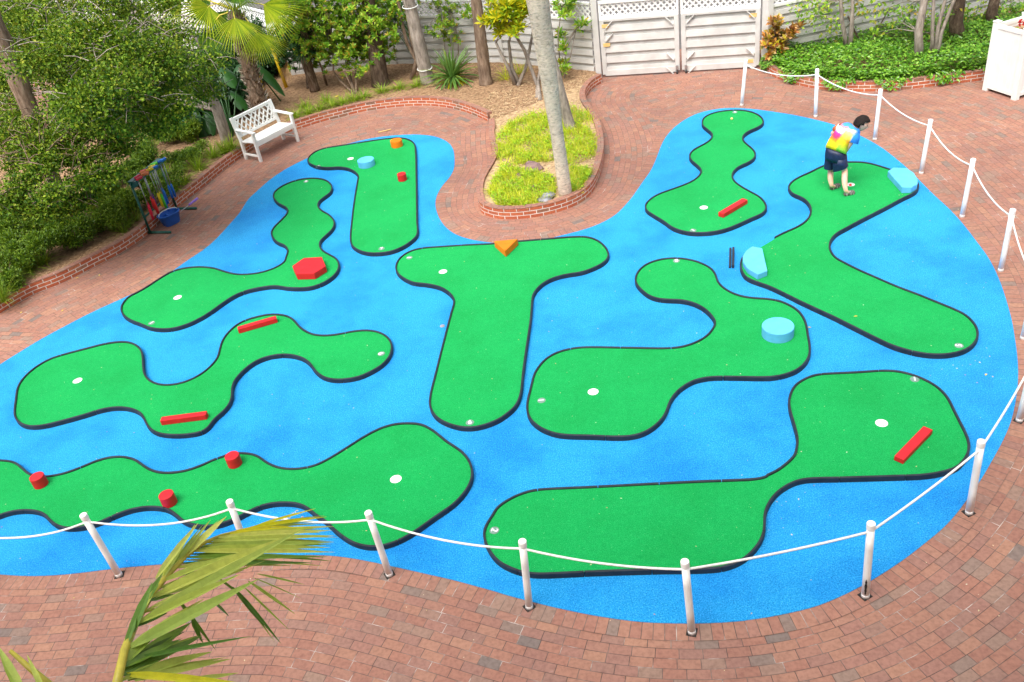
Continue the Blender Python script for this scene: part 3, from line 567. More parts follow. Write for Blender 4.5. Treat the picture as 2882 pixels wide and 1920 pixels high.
bar(*cA([(1965, 187), (2286, 94)]), .085, .075, M['red'], 'red bar block near the upper edge of the long S-curved green', gr)
bar(*cA([(1330, 938), (1706, 889)]), .085, .075, M['red'], 'red bar block at the lower bend of the long S-curved green', gr)
bar(*cF([(1849, 588), (2050, 470)]), .1, .07, M['red'], 'red bar block on the hourglass green near the walkway', gr)
bar(*cD([(1318, 1497), (1560, 1247)]), .1, .06, M['red'], 'red bar block beside the white cup of the lower right green', gr)
drum('drum_block', cE([(1263, 408)])[0], .165, .13, M['red'], 'small red drum block on the L-shaped green numbered 7', gr)
drum('drum_block', cE([(1218, 130)])[0], .235, .13, M['orange'], 'orange drum block at the far corner of the L-shaped green', gr)
drum('drum_block', cE([(967, 291)])[0], .325, .125, M['sky'], 'light blue drum block in the middle of the L-shaped green', gr)
drum('drum_block', cA([(300, 1412)])[0], .165, .14, M['red'], 'red drum block nearest the left picture edge on the wavy green', gr)
drum('drum_block', cA([(1917, 1240)])[0], .165, .14, M['red'], 'red drum block on the far rail of the wavy green', gr)
drum('drum_block', cL([(1372, 12)])[0], .165, .14, M['red'], 'red drum block close to the near rail of the wavy green, above the rope', gr)
drum('drum_block', cD([(317, 402)])[0], .385, .135, M['sky'], 'big light blue drum block on the S-shaped green', gr)
block('hexagon_block', cE([(360, 1172), (455, 1106), (605, 1097), (636, 1172), (540, 1233), (392, 1238)]), .11, M['red'], 'flat red hexagon block at the bend of the snaking green', 'obstacle', gr)
block('wedge_block', cE([(2030, 966), (2226, 948), (2121, 1048)]), .11, M['orange'], 'orange triangular wedge block on the upper edge of the T-shaped green', 'obstacle', gr)
block('corner_block', cF([(2110, 862), (2192, 878), (2235, 1065), (2155, 1097), (2070, 1045), (2032, 990), (2030, 945), (2058, 898)]), .085, M['sky'], 'pale blue corner block at the elbow of the V-shaped green', 'obstacle', gr)
block('corner_block', cG([(1226, 682), (1270, 651), (1382, 656), (1442, 696), (1477, 755), (1470, 790), (1420, 816), (1345, 816)]), .1, M['sky'], 'blue angular corner block behind the boy by the rope posts', 'obstacle', gr)
# loose length of border rail lying on the carpet
a, b2 = plan(cF([(1944, 880), (1940, 1038)]), .03); c = (a+b2)/2; L = (b2-a).length
mb = MB(); mb.box((0, -.026, .016), (L, .03, .03), bev=.004); mb.box((.01, .016, .026), (L*.97, .03, .05), bev=.004); o = mb.build('spare_rail', M['rail']); o.location = (c.x, c.y, ZC); o.rotation_euler = (0, 0, math.atan2((b2-a).y, (b2-a).x)); tag(o, 'loose dark length of rail lying on the blue carpet', 'rail')
# drain cap on the carpet
w = W(*cB([(1897, 347)])[0], ZC); mb = MB(); mb.lathe((0, 0, 0), [(.035, 0), (.034, .004), (.012, .005)], 20); o = mb.build('drain_cap', M['rock']); o.location = (w.x, w.y, ZC); tag(o, 'small grey drain cap set in the blue carpet left of the T-shaped green', 'drain cap')
def ball(px, z, mat, label, r=.021):
    w = W(*px, z+r); bm = bmesh.new(); bmesh.ops.create_icosphere(bm, subdivisions=3, radius=r); me = bpy.data.meshes.new('golf_ball'); bm.to_mesh(me); bm.free()
    o = link('golf_ball', me, mat, None, True); o.location = (w.x, w.y, z+r); tag(o, label, 'golf ball', 'golf balls on the greens')
ball((2393, 521.5), ZT-.028, M['ball_r'], "red golf ball in the cup beside the boy's foot", .024)
ball(cN([(1940, 983)])[0], ZT, M['ball_y'], 'yellowish white golf ball on the far round end of the hourglass green', .024)

# ================================================================== ROPE POSTS AND ROPES
PTS = [((2099.7, 168), (2087.1, 298), 'white rope post nearest the double gate, first of the curving row'), ((2300, 194), (2295.2, 330), 'white rope post in front of the ground cover bed, second from the gate'),
  ((2478.8, 253), (2461.8, 394), "white rope post just right of the boy's head"), ((2620, 336), (2591.7, 490), 'white rope post right behind the blue angular corner block'),
  ((2740, 445), (2707, 612), 'white rope post fifth from the gate, outside the blue carpet'), ((2851.2, 589), (2815.8, 764), 'white rope post sixth from the gate near the right picture edge'),
  (None, (2879, 955), 'white rope post cut by the right picture edge, upper of two'), (None, (2868, 1186), 'white rope post cut by the right picture edge, lower of two'),
  ((2763, 1239), (2726.7, 1446), 'white rope post by the right end of the lower right green'), ((2452.6, 1468), (2435, 1680), 'white rope post with a dark rotted patch near its foot'),
  ((1927, 1572), (1947.5, 1782), 'white rope post lowest in the photo, before the middle of the long lower right green'), ((1471.4, 1530), (1490, 1711), 'white rope post by the end of the green marked 2'),
  ((1037.6, 1448), (1097, 1620), 'white rope post in front of the wide end of the wavy green'), ((648.8, 1418), (710.7, 1587), 'white rope post half hidden by the palm frond'),
  ((231.9, 1446), (336.6, 1621), 'white rope post leaning at the lower left, left of the palm frond')]
PH_ = .9; posts = []
def make_post(base, lean, label):
    r = root('rope_post', (base.x, base.y, 0), 0, label, 'rope post', 'white rope posts around the course'); ax = lean
    P = lambda t: ax*t
    mb = MB(); mb.tube([P(.0), P(.3), P(.6), P(PH_-.07)], [.034, .033, .033, .033], 20); shaft = mb.build('shaft', M['post'], r, smooth=True)
    mb = MB(); k = P(1).normalized()
    mb.tube([P(PH_-.062), P(PH_-.061), P(PH_-.012), P(PH_-.004), P(PH_)], [.033, .036, .036, .0345, .028], 32); mb.build('cap', M['post'], r)
    mb = MB(); mb.tube([P(.002), P(.045), P(.05)], [.0355, .0355, .033], 20); mb.build('collar', M['post'], r, smooth=True)
    if base.y < 8: mb = MB(); mb.box((0, .006, .0085), (.095, .09, .003), Matrix.Rotation(random.uniform(0, 1.5), 3, 'Z')); mb.build('socket', M['hole'], r)
    return r
# the decayed patch on one post
for t, b, lab in PTS:
    g = W(*b); ax = Vector((0, 0, 1))
    if t is not None:
        tp = W(*t, PH_); l = tp-g; view = Vector((g.x, g.y, 0)).normalized(); lx = Vector((l.x, l.y, 0)); par = view*lx.dot(view); lx = (lx-par)+par*.4
        lx = lx if lx.length < .09 else lx*(.09/lx.length); ax = Vector((lx.x, lx.y, PH_))/PH_
    o = make_post(g, ax, lab); posts.append((g, ax))
    if 'rotted' in lab:
        mb = MB(); vd = -Vector((g.x, g.y, 0)).normalized(); sd = Vector((-vd.y, vd.x, 0)); n_ = 12; vs = []
        for i in range(n_):
            z = .06+.2*i/(n_-1); wv = .009*math.sin(PI*i/(n_-1))**.5*(1+.25*random.uniform(-1, 1))+.0005; cc = ax*z
            for s_ in (-1, 0, 1):
                th = s_*wv/.035; vs.append(cc+(vd*math.cos(th)+sd*math.sin(th))*.0368)
        mb.add(vs, [(3*i+j, 3*i+j+1, 3*i+4+j, 3*i+3+j) for i in range(n_-1) for j in range(2)]); mb.build('rotted_patch', M['hole'], o)
ext = posts[-1][0]+(posts[-1][0]-posts[-2][0]); posts_all = posts+[(ext, Vector((0, 0, 1)))]
make_post(ext, Vector((0, 0, 1)), 'white rope post outside the left picture edge')
sags = [.1, .095, .075, .1, .095, .09, .08, .06, .03, .03, .06, .09, .1, .13, .13]
rl = ['nearest the gate, before the ground cover bed', 'second from the gate, sagging before the brick wall', 'right of the boy, sagging over the paving', 'outside the blue corner block', 'fifth from the gate at the right', 'sixth from the gate, near the right picture edge', 'at the right picture edge, between the two cut posts', 'taut, from the right edge down to the lower right green', 'taut, across the right corner of the lower right green', 'taut, right of the lowest post', 'across the long lower right green', 'between the green marked 2 and the wavy green', 'between the palm frond and the wavy green', 'left of the palm frond, below a red drum', 'running out of the photo at the left']
for i in range(len(posts_all)-1):
    (a, ua), (b, ub) = posts_all[i], posts_all[i+1]; pa = a+ua*.8; pb = b+ub*.8; mid = (pa+pb)/2; mb = MB(); pts = []
    for k in range(25): t = k/24; p = pa.lerp(pb, t); p.z -= sags[i]*4*t*(1-t); pts.append(p-mid)
    mb.tube(pts, .0105, 8)
    o = mb.build('rope', M['rope'], None, True); o.location = mid; tag(o, 'white rope '+rl[i], 'rope', 'ropes between the posts')
# ================================================================== FENCE AND GATE
gd = (gateR-gateL); gd.z = 0; GW = gd.length; gx = gd.normalized(); gn = Vector((gx.y, -gx.x, 0))   # gn towards the camera side
def frame(p0, p1):
    d = Vector((p1[0]-p0[0], p1[1]-p0[1], 0)); L = d.length; x = d.normalized(); y = Vector((-x.y, x.x, 0)); return L, x, y
def lattice_panel(mb, L, z0, z1, x0=0.0, y=0.0):
    """diamond lattice clipped to a rectangle, framed"""
    h = z1-z0; p = .125; s = x0-h
    w = .034
    for sg in (1, -1):
        t = -h
        while t < L:
            a, b = t, t+h; za, zb = z0, z1
            if a < 0: za = z0+(0-a); a = 0
            if b > L: zb = z1-(b-L); b = L
            if b-a > .03:
                if sg > 0: A, B = (x0+a, za), (x0+b, zb)
                else: A, B = (x0+a, z1-(za-z0)), (x0+b, z1-(zb-z0))
                mb.bar((A[0], y+.005*sg, A[1]), (B[0], y+.005*sg, B[1]), .009, w, (0, 0, 1))
            t += p
def boards(mb, L, z0, z1, n, x0=0.0):
    """board-on-board fence: proud boards with set-back boards between, heights vary a touch"""
    pitch = (z1-z0)/n
    for k in range(n):
        zc = z0+pitch*(k+.5)
        mb.box((x0+L/2, -.022+random.uniform(-.003, .003), zc-pitch*.16), (L, .022, pitch*.62), Matrix.Rotation(R(-5), 3, 'X'), bev=.003)
        mb.box((x0+L/2, .016, zc+pitch*.32), (L-.01, .02, pitch*.46), bev=.002)
ZB, ZL, ZTOP = .07, 1.25, 1.62
def fence_run(pts, label, z0=.12, lat=True, n=6):
    r = root('fence', (pts[0][0], pts[0][1], 0), 0, label, 'fence', 'board fences with lattice tops')
    for i in range(len(pts)-1):
        L, x, y = frame(pts[i], pts[i+1]); a = math.atan2(x.y, x.x); k = max(1, round(L/2.3))
        for j in range(k):
            o = Vector((pts[i][0], pts[i][1], 0))+x*(L*j/k)-r.location; l = L/k
            def put(mb, name, mat):
                ob = mb.build(name, mat, r); ob.location = o; ob.rotation_euler = (0, 0, a); return ob
            mb = MB(); boards(mb, l-.11, z0, ZL-.03, n, .055); put(mb, 'board_panel', M['fence'])
            if lat:
                mb = MB(); lattice_panel(mb, l-.11, ZL+.03, ZTOP-.04, .055); mb.box((l/2, -.004, ZL+.01), (l-.1, .05, .06), bev=.004); mb.box((l/2, -.004, ZTOP-.02), (l-.1, .06, .05), bev=.004); put(mb, 'lattice', M['lattice'])
            mb = MB(); mb.box((0, -.01, (ZTOP+.05)/2), (.11, .11, ZTOP+.05), bev=.006); put(mb, 'post', M['fence'])
    return r
gl2 = Vector((gateL.x, gateL.y))-Vector((gx.x, gx.y))*.13
fence_run([(-14.5, 31), (-6.2, 25.6), (-4.37, 23.0), (-1.76, 22.55), (.85, 21.3), (gl2.x, gl2.y)], 'grey white board fence left of the gate, behind the tree trunks')
gr2 = Vector((gateR.x, gateR.y))+Vector((gx.x, gx.y))*.16
e1 = (gr2.x+gx.x*3.3+.25, gr2.y+gx.y*3.3+.75)
fence_run([(gr2.x, gr2.y), (9.3, 18.95), (14.5, 19.6)], 'grey white board fence right of the gate, behind the ground cover bed', .2)
def gate_leaf(x0, x1, label, mirror):
    o = gateL+gx*x0; r = root('gate_leaf', (o.x, o.y, 0), math.atan2(gx.y, gx.x), label, 'gate', 'leaves of the double gate'); L = x1-x0
    mb = MB(); boards(mb, L-.1, ZB+.02, ZL-.05, 5, .05); mb.box((L/2, -.03, ZB+.03), (L-.12, .03, .12), bev=.004); mb.build('board_panel', M['fence'], r)
    mb = MB()
    for x in (.05, L-.05): mb.box((x, -.005, (ZB+ZL)/2), (.095, .085, ZL-ZB), bev=.005)
    mb.box((L/2, -.035, ZL-.015), (L-.19, .03, .05), bev=.004); mb.build('gate_frame', M['fence'], r)
    mb = MB(); lattice_panel(mb, L-.04, ZL+.05, ZTOP-.04, .02); mb.box((L/2, -.004, ZL+.035), (L, .06, .075), bev=.005); mb.box((L/2, -.004, ZTOP-.015), (L, .07, .06), bev=.005)
    for x in (.025, L-.025): mb.box((x, -.003, (ZL+.07+ZTOP-.05)/2), (.05, .05, ZTOP-ZL-.12), bev=.004)
    mb.build('lattice', M['lattice'], r)
    mb = MB()                                                   # diagonal corner gussets
    for xs, zs in ((.1, ZL-.06), (L-.1, ZL-.06), (.1, ZB+.36), (L-.1, ZB+.36), (.1, ZL-.32), (L-.1, ZL-.32), (.12, ZB+.06), (L-.12, ZB+.06)):
        sx = 1 if xs < L/2 else -1; up = -1
        mb.bar((xs+sx*.02, -.043, zs-.13), (xs+sx*.17, -.043, zs+.02), .016, .07, (0, -1, 0)) if random.random() < .8 else None
    mb.build('corner_brace', M['fence'], r)
    for xx, zz in (((.13, 1.12), (.13, .72)) if not mirror else ((L-.15, 1.12), (L-.2, .17))):
        mb = MB(); mb.box((xx, -.049, zz), (.15, .012, .075), bev=.002); mb.build('wood_patch', M['patch'], r)
    xc = L-.06 if not mirror else .09
    mb = MB(); mb.box((xc, -.07, .14), (.05, .04, .08), bev=.004); mb.build('caster_bracket', M['steel'], r)
    mb = MB(); mb.tube([(xc-.016, -.085, .04), (xc+.016, -.085, .04)], .038, 16); mb.build('caster_wheel', M['black'], r)
    return r
mid = GW*.506
gate_leaf(.0, mid-.02, 'left leaf of the white gate with bare wood patches, lattice on top', False)
gate_leaf(mid+.02, GW-.02, 'right leaf of the white gate, beside the brown croton bush', True)
def gate_post(p, label):
    r = root('gate_post', (p.x, p.y, 0), math.atan2(gx.y, gx.x), label, 'post', 'posts of the double gate'); mb = MB(); mb.box((0, 0, .86), (.13, .12, 1.72), bev=.008); mb.build('shaft', M['fence'], r)
    mb = MB(); mb.box((0, 0, 1.735), (.16, .15, .03), bev=.006); mb.build('cap', M['lattice'], r); return r
gate_post(gateL-gx*.09-gn*.0, 'white gate post where the brick wall meets the left leaf'); gate_post(gateR+gx*.08, 'white gate post behind the croton bush')
# asphalt lane and a tan house wall beyond the fence
lm = simple('lane_asphalt', (.11, .1, .095), .9, .2, 3); struct(sheet('lane', [(-40, 24.5), (-8, 26.2), (-4, 23.9), (.5, 22), (2.6, 20.4), (6.4, 19.1), (15, 20.2), (40, 20), (40, 34), (-40, 40)], -.006, lm))

# ================================================================== BENCH
bl = [Vector(W(*p).xy) for p in ((734, 457.5), (839, 400))]; bdir = (bl[1]-bl[0]); BL = bdir.length+.05; ba = math.atan2(bdir.y, bdir.x)
bench = root('garden_bench', (bl[0].x, bl[0].y, 0), ba, 'white wooden bench with a fretwork back beside the walkway', 'bench')
BD = .46
def bpart(name, f):
    mb = MB(); f(mb); return mb.build(name, M['wpaint'], bench)
lean = .1
for x in (0.0, BL-.055):
    bpart('leg', lambda m: m.bar((x+.027, .02, 0), (x+.027, .02, .6), .055, .055, (0, 1, 0), bev=.005))
    bpart('leg', lambda m: (m.bar((x+.027, BD, 0), (x+.027, BD, .42), .055, .055, (0, 1, 0), bev=.005), m.bar((x+.027, BD, .41), (x+.027, BD+lean, .88), .055, .05, (0, 1, 0), bev=.005)))
    bpart('armrest', lambda m: (m.bar((x+.027, -.04, .615), (x+.027, BD+.04, .64), .075, .03, (0, 0, 1), bev=.008)))
    bpart('stretcher', lambda m: m.bar((x+.027, .03, .12), (x+.027, BD, .12), .03, .04, bev=.003))
bpart('seat', lambda m: [m.box((BL/2, .045+i*.075, .41-.012*(i > 0)-.004*i), (BL-.06, .07, .024), bev=.005) for i in range(6)] + [m.box((BL/2, .02, .355), (BL-.1, .03, .08), bev=.004), m.box((BL/2, BD, .345), (BL-.1, .03, .08), bev=.004)])
def back(m):
    zf = lambda z: BD+lean*(z-.41)/.47
    P = lambda x, z, o=0: (x, zf(z)+o, z)
    x0, x1, z0, z1 = .055, BL-.055, .49, .84
    m.bar(P(x0, z1), P(x1, z1), .045, .06, (0, 0, 1), bev=.005); m.bar(P(x0, z0), P(x1, z0), .035, .05, (0, 0, 1), bev=.005)
    for x in (x0+.025, x1-.025): m.bar(P(x, z0), P(x, z1), .03, .035, (0, 1, 0))
    w = (x1-x0-.05)/2
    for k in range(2):
        a = x0+.025+w*k; b = a+w; t = .022
        for (u0, v0, u1, v1) in ((0, 0, .5, 1), (.5, 1, 1, 0), (0, .95, .5, 0), (.5, 0, 1, .95), (.0, .45, .26, 1), (.74, 1, 1, .45), (.26, 0, .62, .72), (.38, .72, .74, 0), (0, .5, .22, 0.05), (.78, .05, 1, .5)):
            m.bar(P(a+(b-a)*u0, z0+(z1-z0)*v0, .002*k), P(a+(b-a)*u1, z0+(z1-z0)*v1, .002*k), t, .026, (0, 1, 0))
bpart('backrest', back)

# ================================================================== CLUB RACK, PUTTERS, BUCKET
pL = W(415, 658); pR = W(490, 591); rd = pR-pL; _f = Vector((rd.y, -rd.x, 0)).normalized()*.07; pL = pL+_f; RL = rd.length; ra = math.atan2(rd.y, rd.x)
rack = root('club_rack', (pL.x, pL.y, 0), ra, 'dark green metal putter rack against the long brick wall', 'club rack')
gm = M['green_metal']; RH = 1.02
for x in (0, RL):
    mb = MB(); mb.tube([(x, 0, 0.02), (x, 0, RH)], .022, 12); mb.build('upright', gm, rack, True)
    mb = MB(); mb.tube([(x, .06, .025), (x, -.42, .025)], .025, 12); mb.build('foot', gm, rack, True)
    mb = MB(); sx = 1 if x == 0 else -1; mb.box((x+sx*.09, .005, RH-.07), (.2, .012, .16), bev=.002); mb.box((x+sx*.09, -.02, RH+.005), (.22, .1, .012)); mb.build('corner_plate', gm, rack)
mb = MB(); mb.tube([(0, 0, .33), (RL, 0, .33)], .016, 10); mb.build('cross_bar', gm, rack, True)
mb = MB(); mb.box((RL/2, -.1, RH), (RL+.06, .035, .014)); mb.box((RL/2, .02, RH), (RL+.06, .03, .014)); mb.box((RL/2, -.18, RH+.0), (RL*.9, .02, .012)); mb.build('holder_rail', gm, rack)
def putter(loc, rz, label, head, grip, sl, gl, tilt=(0, 0), group='putters hanging in the rack', hang=True):
    r = root('putter', loc, 0, label, 'putter', group); r.rotation_euler = (tilt[0], tilt[1], rz)
    mb = MB(); mb.box((0, -.03, .015), (.05, .13, .04), bev=.014); mb.build('head', M[head], r)
    mb = MB(); mb.tube([(0, .0, .0), (0, 0, -sl)], .0075, 8); mb.build('shaft', M['steel'], r, True)
    mb = MB(); mb.tube([(0, 0, -sl+.01), (0, 0, -sl-.02), (0, 0, -sl-gl)], [.012, .02, .024], 10); mb.build('grip', M[grip], r, True); return r
RX = Vector((math.cos(ra), math.sin(ra), 0)); RY = Vector((-RX.y, RX.x, 0))
PUT = [(.06, -.13, 'g_red', 'g_red', .5, .27, 'crimson-gripped putter at the left end of the rack'), (.13, -.06, 'g_red', 'g_red', .48, .22, 'crimson-gripped putter, second from the left end of the rack'),
  (.25, -.13, 'g_orange', 'g_scarlet', .46, .26, 'scarlet-gripped putter with an orange head, left of the middle'), (.31, -.1, 'g_orange', 'g_scarlet', .5, .27, 'scarlet-gripped putter hanging lowest beside the purple one'), (.36, -.04, 'g_orange', 'g_red', .46, .24, 'pinkish red-gripped putter left of the purple one'),
  (.41, -.02, 'g_red', 'g_purple', .44, .2, 'purple-gripped putter in the middle of the rack'), (.45, -.11, 'g_yellow', 'g_yellow', .44, .26, 'yellow-gripped putter nearest the purple one'), (.51, -.13, 'g_yellow', 'g_green', .48, .27, 'green-gripped putter in the middle of the rack'),
  (.55, -.15, 'g_blue', 'g_blue', .56, .28, 'blue-gripped putter hanging lowest, right of the green one'), (.59, -.08, 'g_yellow', 'g_yellow', .46, .24, 'yellow-gripped putter right of the green one'), (.66, -.1, 'g_green', 'g_blue', .48, .26, 'blue-gripped putter with a green head'),
  (.71, -.05, 'g_green', 'g_blue', .46, .25, 'blue-gripped putter left of the right upright'), (.84, -.12, 'g_blue', 'g_blue', .46, .24, 'slim blue-gripped putter, second from the right end of the rack'), (.89, -.15, 'g_blue', 'g_blue', .46, .25, 'slim blue-gripped putter at the right end of the rack')]
for fx, fy, hd, gp, sl, gl, lab in PUT:
    putter(pL+RX*(fx*RL)+RY*fy+Vector((0, 0, RH+.008)), ra+random.uniform(-.5, .5)+R(60), lab, hd, gp, sl, gl, (random.uniform(-.03, .03), random.uniform(-.03, .03)))
bk = [Vector(W(*crop(340, 430, [p], .1595)[0])) for p in ((880, 1345), (1060, 1225), (740, 1345))]
bc = W(*crop(340, 430, [(905, 1250)], .1595)[0]); bk_a = R(46)
bucket = root('bucket', (bc.x, bc.y, 0), bk_a, 'blue oval plastic bucket on the paving before the club rack', 'bucket')
mb = MB(); n_ = 36; pr = [(.0, .012), (.125, .005), (.13, .01), (.165, .2), (.178, .205), (.178, .22), (.16, .22), (.155, .2), (.12, .02), (0, .02)]
vs = []
for rr_, z in pr:
    for j in range(n_):
        th = 2*PI*j/n_; c_, s_ = math.cos(th), math.sin(th); e = .62; notch = 1-.16*math.exp(-((th-PI*1.0)/.22)**2)*(z < .19)
        vs.append((rr_*1.2*notch*math.copysign(abs(c_)**.75, c_), rr_*.78*math.copysign(abs(s_)**.75, s_), z))
mb.add(vs, [(i*n_+j, i*n_+(j+1) % n_, (i+1)*n_+(j+1) % n_, (i+1)*n_+j) for i in range(len(pr)-1) for j in range(n_)]); mb.build('tub', M['bucket'], bucket, True)
mb = MB(); mb.tube([(-.19*math.cos(t), .02*math.sin(t*2), .215+.075*math.sin(t)) for t in [PI*k/14 for k in range(15)]], .008, 8); mb.build('handle', M['wpaint'], bucket, True)
mb = MB(); mb.box((0, 0, .17), (.03, .22, .03), bev=.006); mb.build('divider', M['bucket'], bucket)
# putter leaning in the bucket, lilac grip out towards the upper right
pa = W(*crop(340, 430, [(985, 1080)], .1595)[0], .2); pb = Y(*crop(340, 430, [(1360, 800)], .1595)[0], pa.y+.32); pa = Vector((bc.x+.02, bc.y+.03, .09)); dv = (pa-pb); Lp = dv.length
r = putter(tuple(pa), 0, 'white-shafted putter with a lilac grip leaning out of the blue bucket', 'g_lilac', 'g_lilac', Lp*.66, Lp*.34, group=None)
r.rotation_euler = (-dv).normalized().to_track_quat('-Z', 'Y').to_euler()

# ================================================================== WHITE PLANTER BOX
q0 = W(2775, 254); q1 = W(2856, 281); ex = (q1-q0); bw_ = ex.length; pa_ = math.atan2(ex.y, ex.x)
box = root('planter_box', (q0.x, q0.y, 0), pa_, 'tall white panelled planter box at the right picture edge', 'planter box'); HB = 1.24
for x in (0, bw_):
    for y in (0, bw_):
        mb = MB(); mb.box((x, y, HB/2), (.1, .1, HB), bev=.01); mb.build('corner_post', M['wpaint'], box)
        mb = MB(); mb.box((x, y, HB+.012), (.115, .115, .024), bev=.01); mb.build('post_cap', M['wpaint'], box)
for c_, sz in (((bw_/2, 0, .63), (bw_-.1, .03, 1.1)), ((bw_/2, bw_, .63), (bw_-.1, .03, 1.1)), ((0, bw_/2, .63), (.03, bw_-.1, 1.1)), ((bw_, bw_/2, .63), (.03, bw_-.1, 1.1))):
    mb = MB(); mb.box(c_, sz, bev=.003)
    if sz[0] > sz[1]:
        for z in (.09, 1.17): mb.box((c_[0], c_[1], z), (sz[0], .055, .07), bev=.005)
        for k in range(1, 6): mb.box((.05+(bw_-.1)*k/6, c_[1], .63), (.008, .036, 1.0))
    else:
        for z in (.09, 1.17): mb.box((c_[0], c_[1], z), (.055, sz[1], .07), bev=.005)
        for k in range(1, 6): mb.box((c_[0], .05+(bw_-.1)*k/6, .63), (.036, .008, 1.0))
    mb.build('side_panel', M['wpaint'], box)
mb = MB(); mb.box((bw_/2, bw_/2, 1.06), (bw_-.06, bw_-.06, .04)); mb.build('inner_soil', M['soil'], box)
fc = q0+Vector((math.cos(pa_), math.sin(pa_), 0))*bw_*.62+Vector((-math.sin(pa_), math.cos(pa_), 0))*bw_*.42; fc.z = 1.08
fp = root('flower_plant', fc, 0, 'red flowering plant growing in the white planter box', 'plant')
p_, d_, n_2 = cloud([((fc.x, fc.y, fc.z+.06), .2, .2, .09)], 160, .07, .035); kites('foliage', p_, d_, n_2, .07, .035, M['cover'], fp)
p_, d_, n_2 = cloud([((fc.x+dx, fc.y+dy, fc.z+.16), .045, .045, .04) for dx, dy in ((0, 0), (.1, .05), (-.08, .07), (.04, -.09))], 26, .05, .04); kites('petals', p_, d_, n_2, .05, .045, M['flower'], fp)

# ================================================================== THE BOY
bc_ = lambda p: crop(2290, 310, [p], .16584)[0]
def J(x, y, yy): return Y(*bc_((x, y)), yy)
bo = W(*bc_((400, 1380)), ZT); boy = root('person', (bo.x, bo.y, ZT), 0, 'boy in a tie-dye T-shirt and navy shorts bending over the V-shaped green', 'person')
def skin(name, chain_pts, edges, radii, mat, parent, sub=2, flat=None):
    me = bpy.data.meshes.new(name); off = origin_of(parent); me.from_pydata([tuple(Vector(p)-off) for p in chain_pts], edges, [])
    o = bpy.data.objects.new(name, me); COL.objects.link(o); o.modifiers.new('s', 'SKIN'); 
    for v, rr in zip(me.skin_vertices[0].data, radii): v.radius = (rr, rr) if not isinstance(rr, tuple) else rr
    for i, v in enumerate(me.skin_vertices[0].data): v.use_root = (i == 0)
    sm = o.modifiers.new('b', 'SUBSURF'); sm.levels = sm.render_levels = sub
    bpy.context.view_layer.update(); dg = bpy.context.evaluated_depsgraph_get()
    nm = bpy.data.meshes.new_from_object(o.evaluated_get(dg)); nm.name = name; bpy.data.objects.remove(o); bpy.data.meshes.remove(me)
    return link(name, nm, mat, parent, True)
y0 = 12.42
hipL, hipR = J(285, 745, y0+.10), J(455, 800, y0-.04); knL, knR = J(290, 1000, y0+.15), J(530, 1040, y0-.05); anL = W(*bc_((305, 1290)), ZT+.09); anR = W(*bc_((545, 1375)), ZT+.09)
pel = J(370, 720, y0+.03); wa = J(385, 610, y0+.05); ch = J(520, 440, y0+.08); up_ = J(620, 330, y0+.09); nk = J(705, 285, y0+.07); hd0 = J(770, 265, y0+.05); hd = J(815, 238, y0+.04)
shL, shR = J(455, 300, y0+.24), J(715, 425, y0-.09); elL = J(305, 395, y0+.3); wrL = J(455, 500, y0+.36); elR = J(640, 560, y0-.1); wrR = J(562, 690, y0+.0); 
hdR = wrR+(wrR-elR).normalized()*.05+Vector((.0, .02, 0)); hdL = wrL+Vector((.06, -.0, -.03))
toeL = W(*bc_((448, 1262)), ZT+.03); toeR = W(*bc_((700, 1385)), ZT+.03); heL = W(*bc_((275, 1330)), ZT+.03); heR = W(*bc_((505, 1430)), ZT+.03)
pts = [pel, wa, ch, up_, nk, hd0, hipL, knL, (knL*.45+anL*.55)+Vector((-.015, .0, 0)), anL, (heL+toeL)/2, hipR, knR, (knR*.45+anR*.55)+Vector((-.015, 0, 0)), anR, (heR+toeR)/2, shL, elL, wrL, hdL, shR, elR, wrR, hdR]
ed = [(0, 1), (1, 2), (2, 3), (3, 4), (4, 5), (0, 6), (6, 7), (7, 8), (8, 9), (9, 10), (0, 11), (11, 12), (12, 13), (13, 14), (14, 15), (3, 16), (16, 17), (17, 18), (18, 19), (3, 20), (20, 21), (21, 22), (22, 23)]
rad = [.07, .08, .09, .07, .043, .045, .055, .047, .046, .031, .026, .055, .048, .047, .032, .026, .028, .03, .023, .026, .028, .031, .023, .026]
# head: ellipsoid-ish chain, jaw and nose; fingers as short chains from the palm
fd = (Vector((1, -.42, -.38))).normalized()                    # where the face looks
upv = (hd-nk).normalized(); upv = (upv-fd*upv.dot(fd)).normalized(); sd_ = fd.cross(upv)
def chain(start_i, plist, rl):
    last = start_i
    for p_, r_ in zip(plist, rl): pts.append(p_); rad.append(r_); ed.append((last, len(pts)-1)); last = len(pts)-1
body_pts = len(pts)
for hi, wv, hv in ((23, wrR, hdR), (19, wrL, hdL)):
    ax = (hv-wv).normalized(); sv = ax.cross(Vector((0, 0, 1))).normalized(); cu_ = sv.cross(ax)
    for k in range(4):
        o_ = sv*(-.024+.016*k); l = (.026, .03, .029, .023)[k]
        chain(hi, [hv+ax*.03+o_, hv+ax*(.03+l)+o_-cu_*.006, hv+ax*(.03+l*1.6)+o_-cu_*.022], [.0085, .0075, .006])
    chain(hi, [hv+sv*-.032+ax*.008, hv+sv*-.045+ax*.03], [.009, .007])
skin('body', pts, ed, rad, M['skin'], boy)
